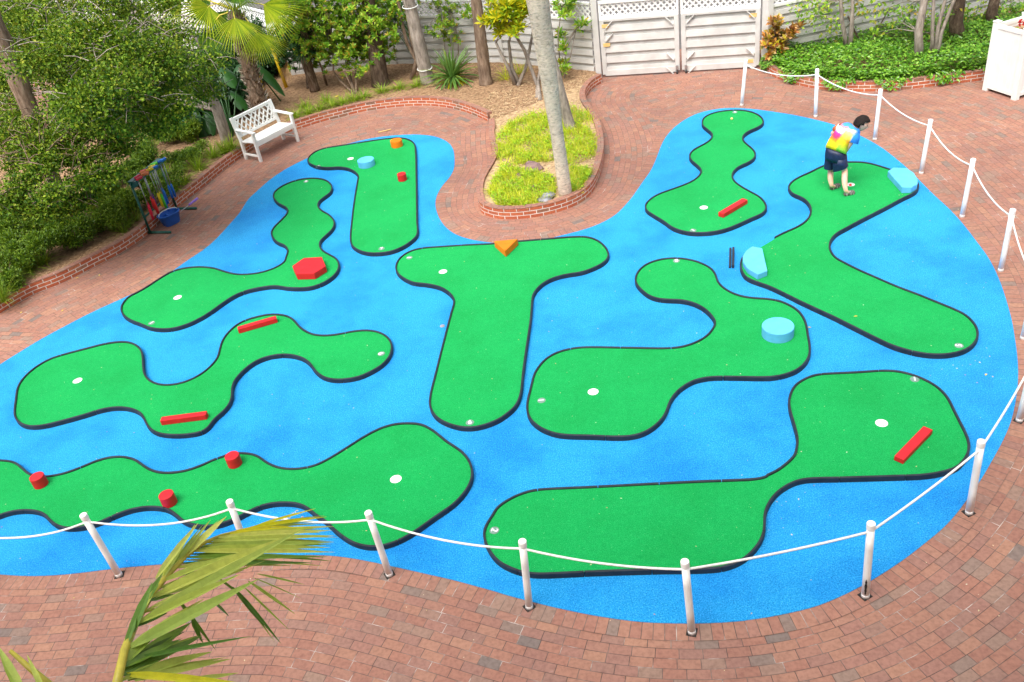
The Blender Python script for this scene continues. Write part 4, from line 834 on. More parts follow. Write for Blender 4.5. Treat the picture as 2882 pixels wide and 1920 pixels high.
# head with face
bm = bmesh.new(); bmesh.ops.create_uvsphere(bm, u_segments=28, v_segments=20, radius=1)
for v in bm.verts:
    x, y, z = v.co
    sx, sy, sz = .078*(1-.16*max(0, -z)), .092, .108
    if x > .2 and z < 0: x *= 1-.12*abs(y)
    nose = math.exp(-((y/.16)**2+((z+.12)/.2)**2))*.22*(x > 0); eye = sum(math.exp(-(((y-e)/.16)**2+((z-.1)/.12)**2)) for e in (-.36, .36))*.07*(x > 0)
    mouth = math.exp(-((y/.3)**2+((z+.5)/.06)**2))*.05*(x > 0); ear = sum(math.exp(-(((x+.05)/.18)**2+((z)/.22)**2))*.16 for e in (1,) if abs(y) > .8)
    q = fd*((x+nose-eye-mouth)*sy)+sd_*(y*(1+ear)*sx)+upv*(z*sz); v.co = (hd+q)-Vector(boy.location)
me = bpy.data.meshes.new('head'); bm.to_mesh(me); bm.free(); headob = link('head', me, M['skin'], boy, True)
bm = bmesh.new(); bmesh.ops.create_uvsphere(bm, u_segments=32, v_segments=24, radius=1)
kill = [v for v in bm.verts if (v.co.x > .22 and v.co.z < .5) or v.co.z < -.3 or (v.co.x > -.15 and v.co.z < .1)]
bmesh.ops.delete(bm, geom=kill, context='VERTS')
for v in bm.verts:
    x, y, z = v.co; k = 1.1+.035*math.sin(x*9+y*7)*math.cos(z*8); v.co = (hd+(fd*(x*.097)+sd_*(y*.083)+upv*(z*.114))*k*1.02)-Vector(boy.location)
me = bpy.data.meshes.new('hair'); bm.to_mesh(me); bm.free(); hob = link('hair', me, M['hair'], headob, True); 
so_ = hob.modifiers.new('t', 'SOLIDIFY'); so_.thickness = .012; so_.offset = -1
mb = MB()
for e in (-.36, .36):
    c_ = hd+fd*(.083)+sd_*(e*.078)+upv*(.1*.108)-Vector(boy.location); mb.lathe(c_-Vector((0, 0, .006)), [(.001, 0), (.008, .006), (.001, .012)], 8)
mb.build('eyes', M['black'], headob)
# tie-dye shirt
sp = [wa+(pel-wa)*.55, wa, ch, up_+(nk-up_)*.15, shL, shL+(elL-shL)*.52, shR, shR+(elR-shR)*.62]
tm, nt, b = new_mat('tie_dye'); P_ = coords(nt, 'Object'); 
def dotn(v, off):
    s_ = N(nt, 'ShaderNodeVectorMath', operation='SUBTRACT'); nt.links.new(P_, s_.inputs[0]); s_.inputs[1].default_value = off
    d_ = N(nt, 'ShaderNodeVectorMath', operation='DOT_PRODUCT'); nt.links.new(s_.outputs[0], d_.inputs[0]); d_.inputs[1].default_value = v; return d_.outputs['Value']
def mth(op, a, b_):
    n = N(nt, 'ShaderNodeMath', operation=op)
    for i, v in enumerate((a, b_)):
        if isinstance(v, (int, float)): n.inputs[i].default_value = v
        else: nt.links.new(v, n.inputs[i])
    return n.outputs[0]
base_ = (wa+(pel-wa)*.8)-Vector(boy.location); axis = (up_-pel); la = axis.length; axis.normalize(); side = (shR-shL); side -= axis*side.dot(axis); side.normalize()
t_ = mth('DIVIDE', dotn(tuple(axis), tuple(base_)), la); s_ = mth('DIVIDE', dotn(tuple(side), tuple(base_)), .2)
w_ = mth('MULTIPLY', noise(nt, 14, 3, P_), .22); st = mth('MULTIPLY', noise(nt, 42, 2, P_), .12)
tt = mth('ADD', mth('ADD', t_, w_), st)
c1 = ramp(nt, mth('SUBTRACT', mth('SUBTRACT', tt, .17), mth('MULTIPLY', mth('ABSOLUTE', s_, 0), .12)), [(.0, (.9, .72, .01)), (.2, (.92, .62, .01)), (.34, (.88, .22, .01)), (.44, (.72, .03, .12)), (.62, (.62, .03, .3)), (.67, (.88, .86, .86)), (.84, (.85, .8, .82)), (.9, (.75, .2, .15)), (1, (.05, .3, .75))])
c2 = ramp(nt, mth('SUBTRACT', tt, .17), [(0, (.08, .5, .05)), (.2, (.35, .65, .04)), (.36, (.9, .7, .01)), (.52, (.88, .4, .02)), (.66, (.9, .7, .1)), (.82, (.4, .65, .25)), (.93, (.8, .8, .8)), (1, (.05, .3, .75))])
sf = ramp(nt, mth('ADD', s_, mth('MULTIPLY', noise(nt, 9, 2, P_), .3)), [(.42, (0, 0, 0)), (.62, (1, 1, 1))])
col = mixc(nt, sf, c1, c2); sl_ = ramp(nt, mth('ADD', s_, 0), [(.82, (0, 0, 0)), (.95, (1, 1, 1))]); col = mixc(nt, sl_, col, (.01, .2, .68))
lp = ramp(nt, mth('MULTIPLY', s_, -1), [(.75, (0, 0, 0)), (.9, (1, 1, 1))]); col = mixc(nt, lp, col, (.75, .18, .06))
nt.links.new(col, b.inputs['Base Color']); b.inputs['Roughness'].default_value = .85; bump(nt, b, noise(nt, 11, 2, P_), .5, .03)
def loft(mb, rings_, n=24, caps=(True, True)):
    vs = []
    for (l, r_, hd_, ax_) in rings_:
        c_ = (l+r_)/2; sv = (r_-l)/2; dv_ = sv.cross(ax_).normalized()*hd_
        for j in range(n):
            th = 2*PI*j/n; ct, st_ = math.cos(th), math.sin(th); vs.append(c_+sv*math.copysign(abs(ct)**.8, ct)+dv_*math.copysign(abs(st_)**.8, st_))
    k = len(rings_); fs = [(i*n+j, i*n+(j+1) % n, (i+1)*n+(j+1) % n, (i+1)*n+j) for i in range(k-1) for j in range(n)]
    if caps[0]: fs.append(tuple(reversed(range(n))))
    if caps[1]: fs.append(tuple((k-1)*n+j for j in range(n)))
    mb.add(vs, fs)
def ringpts(a, b_, dl=.17, dr=-.07): return J(a[0], a[1], y0+dl), J(b_[0], b_[1], y0+dr)
ax0 = (up_-pel).normalized(); mb = MB()
loft(mb, [(*ringpts(a, b_), h, ax0) for a, b_, h in (((208, 640), (552, 757), .115), ((236, 585), (545, 700), .118), ((285, 500), (560, 620), .12), ((345, 410), (620, 550), .12), ((402, 320), (705, 490), .112), ((462, 258), (760, 430), .098), ((530, 226), (778, 385), .08), ((600, 225), (768, 345), .06), ((655, 240), (740, 315), .045))], caps=(False, False))
mb.tube([J(715, 400, y0-.03), J(700, 470, y0-.07), J(668, 560, y0-.09)], [.062, .072, .078], 16, cap=False)
mb.tube([J(470, 280, y0+.18), J(425, 305, y0+.25), J(385, 340, y0+.3)], [.055, .062, .066], 16, cap=False)
shirt = mb.build('shirt', tm, boy, True, True); sm_ = shirt.modifiers.new('t', 'SOLIDIFY'); sm_.thickness = .006
mb = MB(); ax1 = Vector((0, 0, -1))
loft(mb, [(*ringpts(a, b_, .15, -.05), h, ax1) for a, b_, h in (((228, 600), (545, 705), .11), ((216, 650), (552, 765), .125), ((203, 720), (560, 830), .135), ((196, 790), (565, 890), .13))], caps=(True, True))
loft(mb, [(J(*a, y0+.16), J(*b_, y0+.08), h, ax1) for a, b_, h in (((200, 740), (372, 800), .1), ((190, 850), (362, 900), .1), ((178, 962), (336, 992), .095))], caps=(True, False))
loft(mb, [(J(*a, y0+.06), J(*b_, y0-.08), h, ax1) for a, b_, h in (((330, 780), (556, 830), .1), ((326, 900), (568, 920), .105), ((334, 1028), (582, 962), .1))], caps=(True, False))
mb.build('shorts', M['navy'], boy, True, True)
for he, to, an in ((heL, toeL, anL), (heR, toeR, anR)):
    ax = (to-he); ax.z = 0; ax.normalize(); L_ = (to-he).length
    sh = skin('sandal', [he+Vector((0, 0, -.004)), he+ax*L_*.35, he+ax*L_*.75, to], [(0, 1), (1, 2), (2, 3)], [(.036, .038), (.04, .04), (.046, .04), (.036, .028)], M['shoe'], boy)
    mb = MB(); sv = Vector((-ax.y, ax.x, 0))
    for f_, h_ in ((.2, .085), (.55, .065), (.78, .05)):
        c_ = he+ax*L_*f_; mb.tube([c_+sv*.04*math.cos(a_)+Vector((0, 0, -.02+h_*math.sin(a_)*.85)) for a_ in [PI*k/8 for k in range(9)]], .006, 6)
    mb.build('strap', M['strap'], sh, world=True)
# ================================================================== TREES, PLANTS, GROUND COVER
ZB_ = .15                                                         # top of the planted beds
def plant(name, base, label, cat, group=None): return root(name, base, 0, label, cat, group)
# ---- big small-leaved tree over the left bed (two leaning trunks)
def big_tree(base, tpts, rad, label, clumps_px, per, bark, limbs=14):
    r = plant('broadleaf_tree', base, label, 'tree', 'small-leaved trees over the left bed')
    mb = trunk('trunk', tpts, rad, bark, r); top = Vector(tpts[-1]); cl = []
    for (x, y, z, rr) in clumps_px:
        c = W(x, y, z); cl.append((tuple(c), rr, rr, rr*.55))
    for i in range(limbs):
        c = Vector(cl[(i*len(cl))//limbs][0]); s0 = min([Vector(tpts[k]).lerp(Vector(tpts[k+1]), f_/4) for k in range(1, len(tpts)-1) for f_ in range(5)], key=lambda v: (v-c-Vector((0, 0, -.25))).length); md = s0.lerp(c, .55)+Vector((random.uniform(-.2, .2), random.uniform(-.2, .2), .15))
        mb.tube([s0, md, c+Vector((0, 0, -.1))], [.035, .02, .009], 6)
        for k in range(3):
            e = c+Vector((random.uniform(-.7, .7), random.uniform(-.7, .7), random.uniform(-.1, .25))); mb.tube([md.lerp(c, random.uniform(.2, .9)), (md+e)/2+Vector((0, 0, .05)), e], [.011, .008, .003], 5)
    tw = mb                                                       # fine grey twigs all through the crown
    for c, rx, ry, rz in cl:
        for k in range(8):
            a = Vector(c)+Vector((random.uniform(-rx, rx)*.6, random.uniform(-ry, ry)*.6, random.uniform(-.3, 1)*rz)); d = Vector((random.uniform(-1, 1), random.uniform(-1, 1), random.uniform(-.1, .6))).normalized()*random.uniform(.2, .5)
            tw.tube([a, a+d*.5+Vector((0, 0, .03)), a+d], [.008, .006, .003], 4, cap=False)
    mb.build('trunk', bark, r, True, True)
    p, d, n = cloud(cl, per, .06, .034, .25); k = len(p); kites('crown', p, d, n, rng.uniform(.04, .075, k), rng.uniform(.025, .045, k), M['leaf_tree'], r); return r
cl1 = [(x+random.uniform(-22, 22), y+random.uniform(-18, 18), z+random.uniform(-.3, .3), random.uniform(.42, .68)) for x, y, z in
       [(20, 20, 3.6), (110, 15, 3.7), (200, 20, 3.7), (290, 10, 3.8), (380, 20, 3.6), (460, 20, 3.4), (150, 80, 3.5), (250, 85, 3.6), (340, 80, 3.5), (430, 85, 3.3), (495, 105, 3.0), 
        (220, 150, 3.3), (310, 150, 3.3), (400, 150, 3.2), (480, 165, 2.9), (560, 180, 2.6), (270, 215, 3.0), (350, 215, 3.0), (440, 225, 2.8), (520, 240, 2.4), (575, 250, 2.2), (320, 285, 2.7), (400, 290, 2.6), (470, 300, 2.3), (290, 340, 2.5), (360, 350, 2.3), (430, 345, 2.2), (250, 290, 2.9), (110, 160, 3.3), (90, 120, 3.4), (175, 120, 3.3), (200, 270, 2.9), (60, 60, 3.6), (240, 330, 2.4), (250, 240, 2.9), (200, 190, 3.1)]]
cl1 += [(x, y, z, random.uniform(.6, .8)) for x, y, z in [(10, 40, 2.4), (70, 40, 2.4), (40, 105, 2.0), (100, 110, 2.0), (130, 60, 2.4), (60, 170, 1.7), (115, 165, 1.7), (10, 160, 1.7), (10, 230, 1.4), (50, 235, 1.3), (15, 300, 1.1), (170, 200, 1.6), (0, 350, 1.0)]]
b1 = W(640, 400, ZB_); big_tree(b1, [b1, Y(612, 310, b1.y-.1), Y(560, 200, b1.y-.4), Y(470, 90, b1.y-.8), Y(380, 30, b1.y-1.0)], [.13, .115, .09, .065, .045], 'spreading small-leaved tree whose pale trunk rises behind the bench', cl1, 7500, M['bark_grey'], 16)
cl2 = [(x+random.uniform(-15, 15), y+random.uniform(-12, 12), z, random.uniform(.3, .48)) for x, y, z in
       [(70, 330, 2.3), (110, 350, 2.3), (170, 360, 2.2), (210, 400, 2.1), (60, 425, 2.1), (120, 430, 2.1), (20, 380, 2.2), (90, 400, 2.2), (160, 395, 2.1), (30, 450, 2.0), (110, 470, 2.0), (190, 455, 1.9), (250, 430, 1.9), (60, 530, 1.8), (140, 540, 1.8), (210, 520, 1.7), (280, 480, 1.7), (20, 590, 1.6), (320, 420, 1.8), (250, 370, 2.1), (185, 590, 1.3), (100, 600, 1.4), (240, 560, 1.3)]]
b2 = W(208, 650, ZB_); big_tree(b2, [b2, Y(170, 560, b2.y), Y(128, 440, b2.y-.0), Y(85, 310, b2.y+.05), Y(20, 150, b2.y+.1), Y(-40, 20, b2.y+.1)], [.1, .11, .13, .15, .16, .16], 'leaning brown-trunked tree at the left picture edge', cl2, 13000, M['bark'], 9)
# ---- low hedge bushes along the long wall
HEDGE = [(40, 690, .5, 0), (20, 790, .42, 0), (130, 720, .45, 0), (215, 690, .42, 0), (290, 640, .42, 1), (345, 590, .4, 1), (300, 555, .45, 1), (230, 610, .5, 0), (140, 640, .5, 0), (400, 520, .35, 0), (60, 620, .5, 0)]
hl = ['dark feathery bush below the small-leaved branches at the left edge', 'dark feathery bush lowest at the left, above the grass clumps', 'dark feathery bush in the front row by the long brick wall', 'dark feathery bush second from the left along the long wall', 'light green feathery bush left of the club rack, nearest the wall', 'light green feathery bush touching the club rack', 'light green feathery bush behind the club rack', 'dark feathery bush around the foot of the leaning trunk', 'dark feathery bush in the second row at the left', 'small dark feathery bush behind the right end of the rack', 'dark feathery bush deep under the left branches']
for (x, y, rr, lt), lab in zip(HEDGE, hl):
    b = W(x, y+12, ZB_); r = plant('low_bush', b, lab, 'bush', 'feathery bushes along the wall')
    cl = [((b.x+random.uniform(-rr, rr)*.85, b.y+random.uniform(-rr, rr)*.7, ZB_+rr*random.uniform(.3, .95)), rr*.5, rr*.5, rr*.36) for _ in range(9)]
    p, d, n = cloud(cl, 42000, .05, .02, .3); d[:, 2] += .3; k = len(p); kites('foliage', p, d, n, rng.uniform(.035, .06, k), rng.uniform(.016, .028, k), M['leaf_hedge2' if lt else 'leaf_hedge'], r)
    mb = MB(); [mb.tube([(b.x, b.y, ZB_), (b.x+random.uniform(-rr, rr)*.5, b.y+random.uniform(-rr, rr)*.5, ZB_+rr*.9)], [.012, .005], 5) for _ in range(6)]; mb.build('stems', M['bark_dark'], r, False, True)
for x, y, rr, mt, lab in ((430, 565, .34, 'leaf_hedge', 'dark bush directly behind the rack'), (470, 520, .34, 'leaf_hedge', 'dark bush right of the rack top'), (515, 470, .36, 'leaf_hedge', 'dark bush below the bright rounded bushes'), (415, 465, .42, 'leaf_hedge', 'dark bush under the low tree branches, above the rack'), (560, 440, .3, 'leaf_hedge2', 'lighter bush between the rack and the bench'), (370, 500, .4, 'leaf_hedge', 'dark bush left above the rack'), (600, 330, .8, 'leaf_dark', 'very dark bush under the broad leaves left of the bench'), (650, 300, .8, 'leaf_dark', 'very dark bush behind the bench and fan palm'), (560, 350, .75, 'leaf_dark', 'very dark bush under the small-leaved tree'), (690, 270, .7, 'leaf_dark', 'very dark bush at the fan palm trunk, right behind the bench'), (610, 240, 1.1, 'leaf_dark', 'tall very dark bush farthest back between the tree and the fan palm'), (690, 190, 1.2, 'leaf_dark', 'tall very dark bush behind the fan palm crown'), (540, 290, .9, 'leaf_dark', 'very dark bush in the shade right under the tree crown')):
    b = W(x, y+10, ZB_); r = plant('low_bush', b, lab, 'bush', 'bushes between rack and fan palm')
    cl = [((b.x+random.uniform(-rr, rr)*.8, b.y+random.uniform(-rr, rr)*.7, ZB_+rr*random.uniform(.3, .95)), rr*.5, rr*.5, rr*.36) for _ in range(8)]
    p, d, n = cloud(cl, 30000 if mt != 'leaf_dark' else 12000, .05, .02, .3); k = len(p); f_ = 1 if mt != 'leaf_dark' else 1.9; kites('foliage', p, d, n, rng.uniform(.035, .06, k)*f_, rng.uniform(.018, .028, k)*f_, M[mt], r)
# bright rounded bush and ferns between tree and bench
for x, y, rr, lab in ((545, 395, .42, 'bright green rounded bush in front of the broad dark leaves'), (475, 405, .38, 'bright green rounded bush nearest the rack top')):
    b = W(x, y, ZB_); r = plant('low_bush', b, lab, 'bush'); cl = [((b.x+random.uniform(-rr, rr)*.6, b.y+random.uniform(-rr, rr)*.5, ZB_+rr*random.uniform(.3, .9)), rr*.5, rr*.5, rr*.35) for _ in range(8)]
    p, d, n = cloud(cl, 36000, .05, .02, .3); kites('foliage', p, d, n, .05, .026, M['leaf_hedge2'], r)
def fern(px, n, L, label, mat='leaf_hedge2', group='ferns in the left bed', z=ZB_):
    b = W(*px, z); r = plant('fern', b, label, 'fern', group); P = []; D = []; Nn = []
    for i in range(n):
        a = 2*PI*i/n+random.uniform(-.2, .2); e = R(random.uniform(35, 70)); d = Vector((math.cos(a)*math.cos(e), math.sin(a)*math.cos(e), math.sin(e))); p = Vector(b); s = Vector((-math.sin(a), math.cos(a), 0)); l = L*random.uniform(.7, 1.1)
        for k in range(14):
            p = p+d*l/14; d = (d+Vector((0, 0, -.085))).normalized(); w = .16*math.sin(PI*min(1, (k+1.5)/15))+.03
            for sg in (-1, 1): P.append(tuple(p)); D.append(tuple(s*sg+d*.5)); Nn.append((0, 0, 1)); 
    k = len(P); kites('fronds', P, D, Nn, np.repeat(np.array([.17*math.sin(PI*min(1, (j+1.8)/15))+.02 for j in range(14)]*n), 2), .035, M[mat], r); return r
fern((395, 440), 12, .6, 'pale green fern between the tree and the rack', 'leaf_hedge2'); fern((300, 520), 10, .5, 'green fern behind the light bushes', 'leaf_hedge'); fern((455, 385), 11, .6, 'yellowish fern under the tree, left of the bright bushes', 'leaf_hedge2'); fern((60, 655), 12, .55, 'dark fern at the left edge under the branches', 'leaf_hedge'); fern((430, 480), 9, .45, 'small fern behind the top of the rack', 'leaf_hedge')
# ---- grass clumps
M['grass_l'] = leafmat('grass_light', [(.2, .36, .015), (.32, .46, .02), (.14, .27, .012), (.46, .5, .05)], .5, .35)
def tufts(spots, name, labs, mat, n, L, w, group, rad=.06, el=(35, 85), droop=1.5):
    for (x, y), lab in zip(spots, labs):
        b = W(x, y, ZB_-.01); r = plant(name, b, lab, 'grass clump', group); B, D = tuft_dirs(b, n, rad, el)
        blades('blades', B, D, [L*random.uniform(.6, 1.15) for _ in B], w, M[mat], r, 4, droop)
tufts([(18, 815), (52, 790), (10, 850), (85, 765), (125, 745)], 'grass_clump', ['arching grass clump at the left picture edge, middle of three', 'arching grass clump hanging over the wall end at the left', 'arching grass clump lowest at the left picture edge', 'grass clump on top of the wall, left end', 'small grass clump on the wall right of the left-end clumps'], 'grass', 110, .44, .017, 'grass clumps along the beds', .09)
tufts([(365, 640), (385, 622), (350, 655)], 'grass_clump', ['straw-tipped grass clump left of the rack upright', 'straw-tipped grass clump behind the rack upright', 'straw-tipped grass clump over the wall left of the rack'], 'grass', 60, .32, .014, 'grass clumps along the beds', .07)
tufts([(490, 545), (520, 520), (560, 480), (600, 445), (635, 432), (655, 425), (470, 500)], 'grass_clump', ['grass clump behind the wall, right of the rack', 'grass clump third to the right of the rack along the wall', 'grass clump halfway between rack and bench', 'light grass clump left of the bench', 'light grass clump next to the bench leg', 'light grass clump behind the left bench leg', 'grass clump beside the rack top'], 'grass_l', 110, .38, .016, 'grass clumps along the beds', .1)
gx_ = [(835, 332), (868, 322), (900, 312), (935, 302), (965, 294), (995, 285), (1025, 278), (1078, 262), (1125, 252), (1172, 245), (860, 305), (920, 290)]
tufts(gx_, 'grass_clump', ['low grass clump %s' % s for s in ('at the right bench arm', 'just right of the bench behind the wall', 'second right of the bench behind the wall', 'third right of the bench behind the wall', 'below the fallen yellow leaf', 'right of the fallen yellow leaf', 'before the shrub stems', 'before the thick trunk', 'between the thick trunk and the banded palm', 'beside the banded palm foot', 'behind the row right of the bench', 'behind the row below the shrub')], 'grass_l', 90, .28, .017, 'grass clumps along the beds', .12, (25, 80))
tufts([(1440, 215), (1425, 225), (1465, 208)], 'grass_clump', ['bright grass clump at the slim white stems', 'bright grass clump left of the slim white stems', 'bright grass clump right of the slim white stems by the fence'], 'grass_y', 50, .4, .012, 'grass clumps along the beds', .1)
# ---- fan palm
fb = W(742, 345, ZB_); fp_ = plant('fan_palm', fb, 'fan palm with shaggy trunk behind the bench', 'palm tree')
tp = Y(660, 30, 20.35); tl = [fb, fb.lerp(tp, .35)+Vector((.0, 0, 0)), fb.lerp(tp, .7), tp]; mb = trunk('trunk', tl, [.2, .17, .155, .14], M['husk'], fp_, 14, .1); mb.build('trunk', M['husk'], fp_, False, True)
P = []; D = []; Nn = []
for i in range(420):                                              # old leaf bases sticking out of the trunk
    t = random.random()*.97; a = random.uniform(0, 2*PI); o = Vector((math.cos(a), math.sin(a), 0)); P.append(tuple(fb.lerp(tp, t)+o*(.2-.06*t)*.85)); D.append(tuple(o*.8+Vector((random.uniform(-.4, .4), random.uniform(-.4, .4), random.uniform(.3, 1))))); Nn.append(tuple(o))
kites('trunk_husk', P, D, Nn, rng.uniform(.07, .16, 420), rng.uniform(.04, .08, 420), leafmat('leaf_base', [(.2, .13, .08), (.4, .33, .26), (.5, .44, .38), (.13, .08, .05)], .85, 0, .1), fp_)
def fan(hub, direction, L, spread, mat, parent, n=30, droop=.5, pet=None, face=None):
    mb = MB(); d = direction.normalized(); nf = face if face is not None else Vector((0, 0, 1)); s = d.cross(nf).normalized(); up = s.cross(d)
    for i in range(n):
        a = R(-spread/2+spread*i/(n-1)); rd = d*math.cos(a)+s*math.sin(a); l = L*(.72+.28*math.cos(a*.7))*random.uniform(.93, 1.04); q = rd.cross(up).normalized(); vs = []
        for k in range(6):
            t = k/5; w = l*math.sin(R(spread/(n-1)))*(t if t < .4 else .4*(1-(t-.4)/.6)**.9)*.52+.0012; p = hub+rd*l*t+up*(.04*t-droop*.3*l*t*t*t)+Vector((0, 0, -droop*.5*l*t**3)); f = (1 if i % 2 else -1)*.006
            vs += [p-q*w, p+up*(1.3*w), p+q*w]
        mb.add(vs, [(3*k+j, 3*k+j+1, 3*k+4+j, 3*k+3+j) for k in range(5) for j in range(2)])
    o = mb.build('frond', mat, parent, False, True)
    if pet is not None:
        mb = MB(); m_ = pet.lerp(hub, .5)+Vector((0, 0, .12)); mb.tube([pet, m_, hub, hub+d*L*.2], [.02, .014, .011, .004], 6); mb.build('stalk', M['rachis'], o, True, True)
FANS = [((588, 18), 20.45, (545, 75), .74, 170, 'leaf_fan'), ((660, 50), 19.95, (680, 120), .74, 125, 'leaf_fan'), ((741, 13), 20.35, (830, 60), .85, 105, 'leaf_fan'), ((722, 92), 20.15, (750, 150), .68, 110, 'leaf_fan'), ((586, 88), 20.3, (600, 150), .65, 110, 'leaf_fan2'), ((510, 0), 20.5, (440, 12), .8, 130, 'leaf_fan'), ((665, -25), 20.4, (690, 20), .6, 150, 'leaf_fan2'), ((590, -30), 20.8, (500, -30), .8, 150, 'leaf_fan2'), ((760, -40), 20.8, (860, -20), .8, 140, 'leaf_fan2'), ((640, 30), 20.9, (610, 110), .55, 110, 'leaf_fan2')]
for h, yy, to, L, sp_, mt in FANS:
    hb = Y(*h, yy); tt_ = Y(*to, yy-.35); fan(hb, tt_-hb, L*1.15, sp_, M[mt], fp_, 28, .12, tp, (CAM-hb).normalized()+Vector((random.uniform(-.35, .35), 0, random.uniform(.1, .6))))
# dead hanging fan leaf and yellow pipe
dl = root('dead_palm_leaf', Y(810, 170, 21.8), 0, 'dry brown palm leaf hanging by the yellow pole', 'palm leaf'); hb = Y(808, 172, 21.8); fan(hb, Y(806, 225, 21.7)-hb, .5, 80, M['leaf_dry'], dl, 9, .1)
yb = W(757, 292, ZB_); yt = Y(712, 178, yb.y); yp = root('yellow_pole', yb, 0, 'slanting yellow pole with black bands beside the fan palm trunk', 'pole'); mb = MB(); yt2 = yt+(yt-yb)*.1; mb.tube([yb, yt2], [.045, .042], 14); mb.build('pipe', M['yellow_pole'], yp, True, True)
for t in (.22, .45, .7): mb = MB(); c = yb.lerp(yt2, t); u = (yt2-yb).normalized(); mb.tube([c-u*.02, c+u*.02], .048, 14); mb.build('band', M['black'], yp, True, True)
yb = W(806, 246, ZB_); yt = Y(766, 135, yb.y+.1); yp = root('yellow_pole', yb, 0, 'second yellow pole, behind the dry palm leaf', 'pole'); mb = MB(); mb.tube([yb, yt], [.045, .042], 14); mb.build('pipe', M['yellow_pole'], yp, True, True)
# ---- broad paddle leaves (bird of paradise)
def paddle(parent, b, tip, w, arch, name='leaf'):
    mb = MB(); n = 12; b = Vector(b); tip = Vector(tip); s = (tip-b).cross(Vector((0, 0, 1))).normalized(); vs = []; uu = (s.cross(tip-b)).normalized()
    for k in range(n+1):
        t = k/n; p = b.lerp(tip, t)+Vector((0, 0, arch*4*t*(1-t))); ww = w*(math.sin(PI*min(1, .06+.94*t)))**.65; rip = random.uniform(-.012, .012)
        vs += [p+s*ww*.5-Vector((0, 0, ww*.28+rip)), p+s*ww*.25-Vector((0, 0, ww*.06)), p, p-s*ww*.25-Vector((0, 0, ww*.06)), p-s*ww*.5-Vector((0, 0, ww*.28-rip))]
    fs = [(5*k+j, 5*k+5+j, 5*k+6+j, 5*k+1+j) for k in range(n) for j in range(4) if not (j in (0, 3) and random.random() < .12)]
    mb.add(vs, fs); return mb.build(name, M['leaf_banana'], parent, True, True)
pb_ = W(655, 385, ZB_); bp = plant('paddle_leaf_plant', pb_, 'dark broad-leaved plant around the fan palm trunk, left of the bench', 'plant')
for (x0, y0_, ya), (x1, y1_, yb_), w in (((622, 190, 20.3), (662, 248, 20.0), .34), ((645, 255, 20.2), (698, 318, 19.9), .32), ((600, 265, 20.0), (632, 330, 19.7), .3), ((545, 305, 19.5), (548, 375, 19.2), .34), ((575, 310, 19.7), (600, 385, 19.3), .3), ((520, 325, 19.4), (505, 395, 19.2), .28), ((640, 320, 19.9), (655, 375, 19.6), .26), ((600, 210, 20.4), (560, 262, 20.2), .3), ((680, 210, 20.6), (715, 262, 20.4), .26), ((560, 330, 19.6), (580, 402, 19.3), .28)):
    a = Y(x0, y0_, ya); o = paddle(bp, a, Y(x1, y1_, yb_), w, .1); mb = MB(); mb.tube([pb_, pb_.lerp(a, .6)+Vector((0, 0, .15)), a], [.02, .015, .008], 6); mb.build('leaf_stalk', M['leaf_dark'], o, True, True)
pb2 = W(790, 285, ZB_); bp2 = plant('paddle_leaf_plant', pb2, 'single drooping broad leaf right of the yellow pole', 'plant'); a = Y(708, 172, 21.0); paddle(bp2, a, Y(803, 272, 20.7), .3, .12); paddle(bp2, Y(690, 180, 21.0), Y(655, 215, 20.8), .24, .1)
mb = MB(); mb.tube([pb2, Y(740, 220, 21.2), a], [.02, .014, .008], 6); mb.build('leaf_stalk', M['leaf_dark'], bp2, True, True)
# ---- shrub with leaf rosettes in front of the fence
def rosettes(parent, cs, nl, L, w, mat, name='crown'):
    P = []; D = []; Nn = []; LL = []
    for c in cs:
        ax = Vector((random.uniform(-.6, .6), random.uniform(-.9, .3), random.uniform(.3, 1))).normalized(); s = ax.cross(Vector((1, 0, .1))).normalized(); q = ax.cross(s); ph = random.uniform(0, 6)
        for k in range(nl):
            a = ph+2.4*k; e = .35+.9*(k/nl); d = (s*math.cos(a)+q*math.sin(a))*math.cos(e)+ax*math.sin(e); P.append(tuple(c)); D.append(tuple(d)); Nn.append(tuple(ax)); LL.append(L*random.uniform(.75, 1.15))
    return kites(name, P, D, Nn, np.array(LL), w, M[mat], parent, .2, .6)
def shrub(base_px, stems, clump_px, yy, label, cat, mat, nr, nl, L, w, spread=.3, bark='bark', srad=.03, z=ZB_, name='shrub', group=None):
    b = W(*base_px, z); r = plant(name, b, label, cat, group); mb = MB(); cs = []
    cc = [Y(x, y, yy+random.uniform(-.35, .25)) for x, y in clump_px]
    for i, c in enumerate(cc):
        for k in range(nr): cs.append(c+Vector((random.gauss(0, spread), random.gauss(0, spread*.8), random.gauss(0, spread*.7))))
    for st in stems: mb.tube([W(*st[0], z)]+[Y(x, y, yy+dy) for x, y, dy in st[1:]], [srad*(1-.6*i/len(st)) for i in range(len(st))], 8)
    tops = [Y(st[-1][0], st[-1][1], yy+st[-1][2]) for st in stems]
    for c in cs[::4]:
        t = min(tops, key=lambda q: (q-c).length); mb.tube([t, (t+c)/2+Vector((random.uniform(-.08, .08), 0, .05)), c], [.012, .008, .003], 5)
    mb.build('trunk', M[bark], r, True, True); rosettes(r, cs, nl, L, w, mat); return r
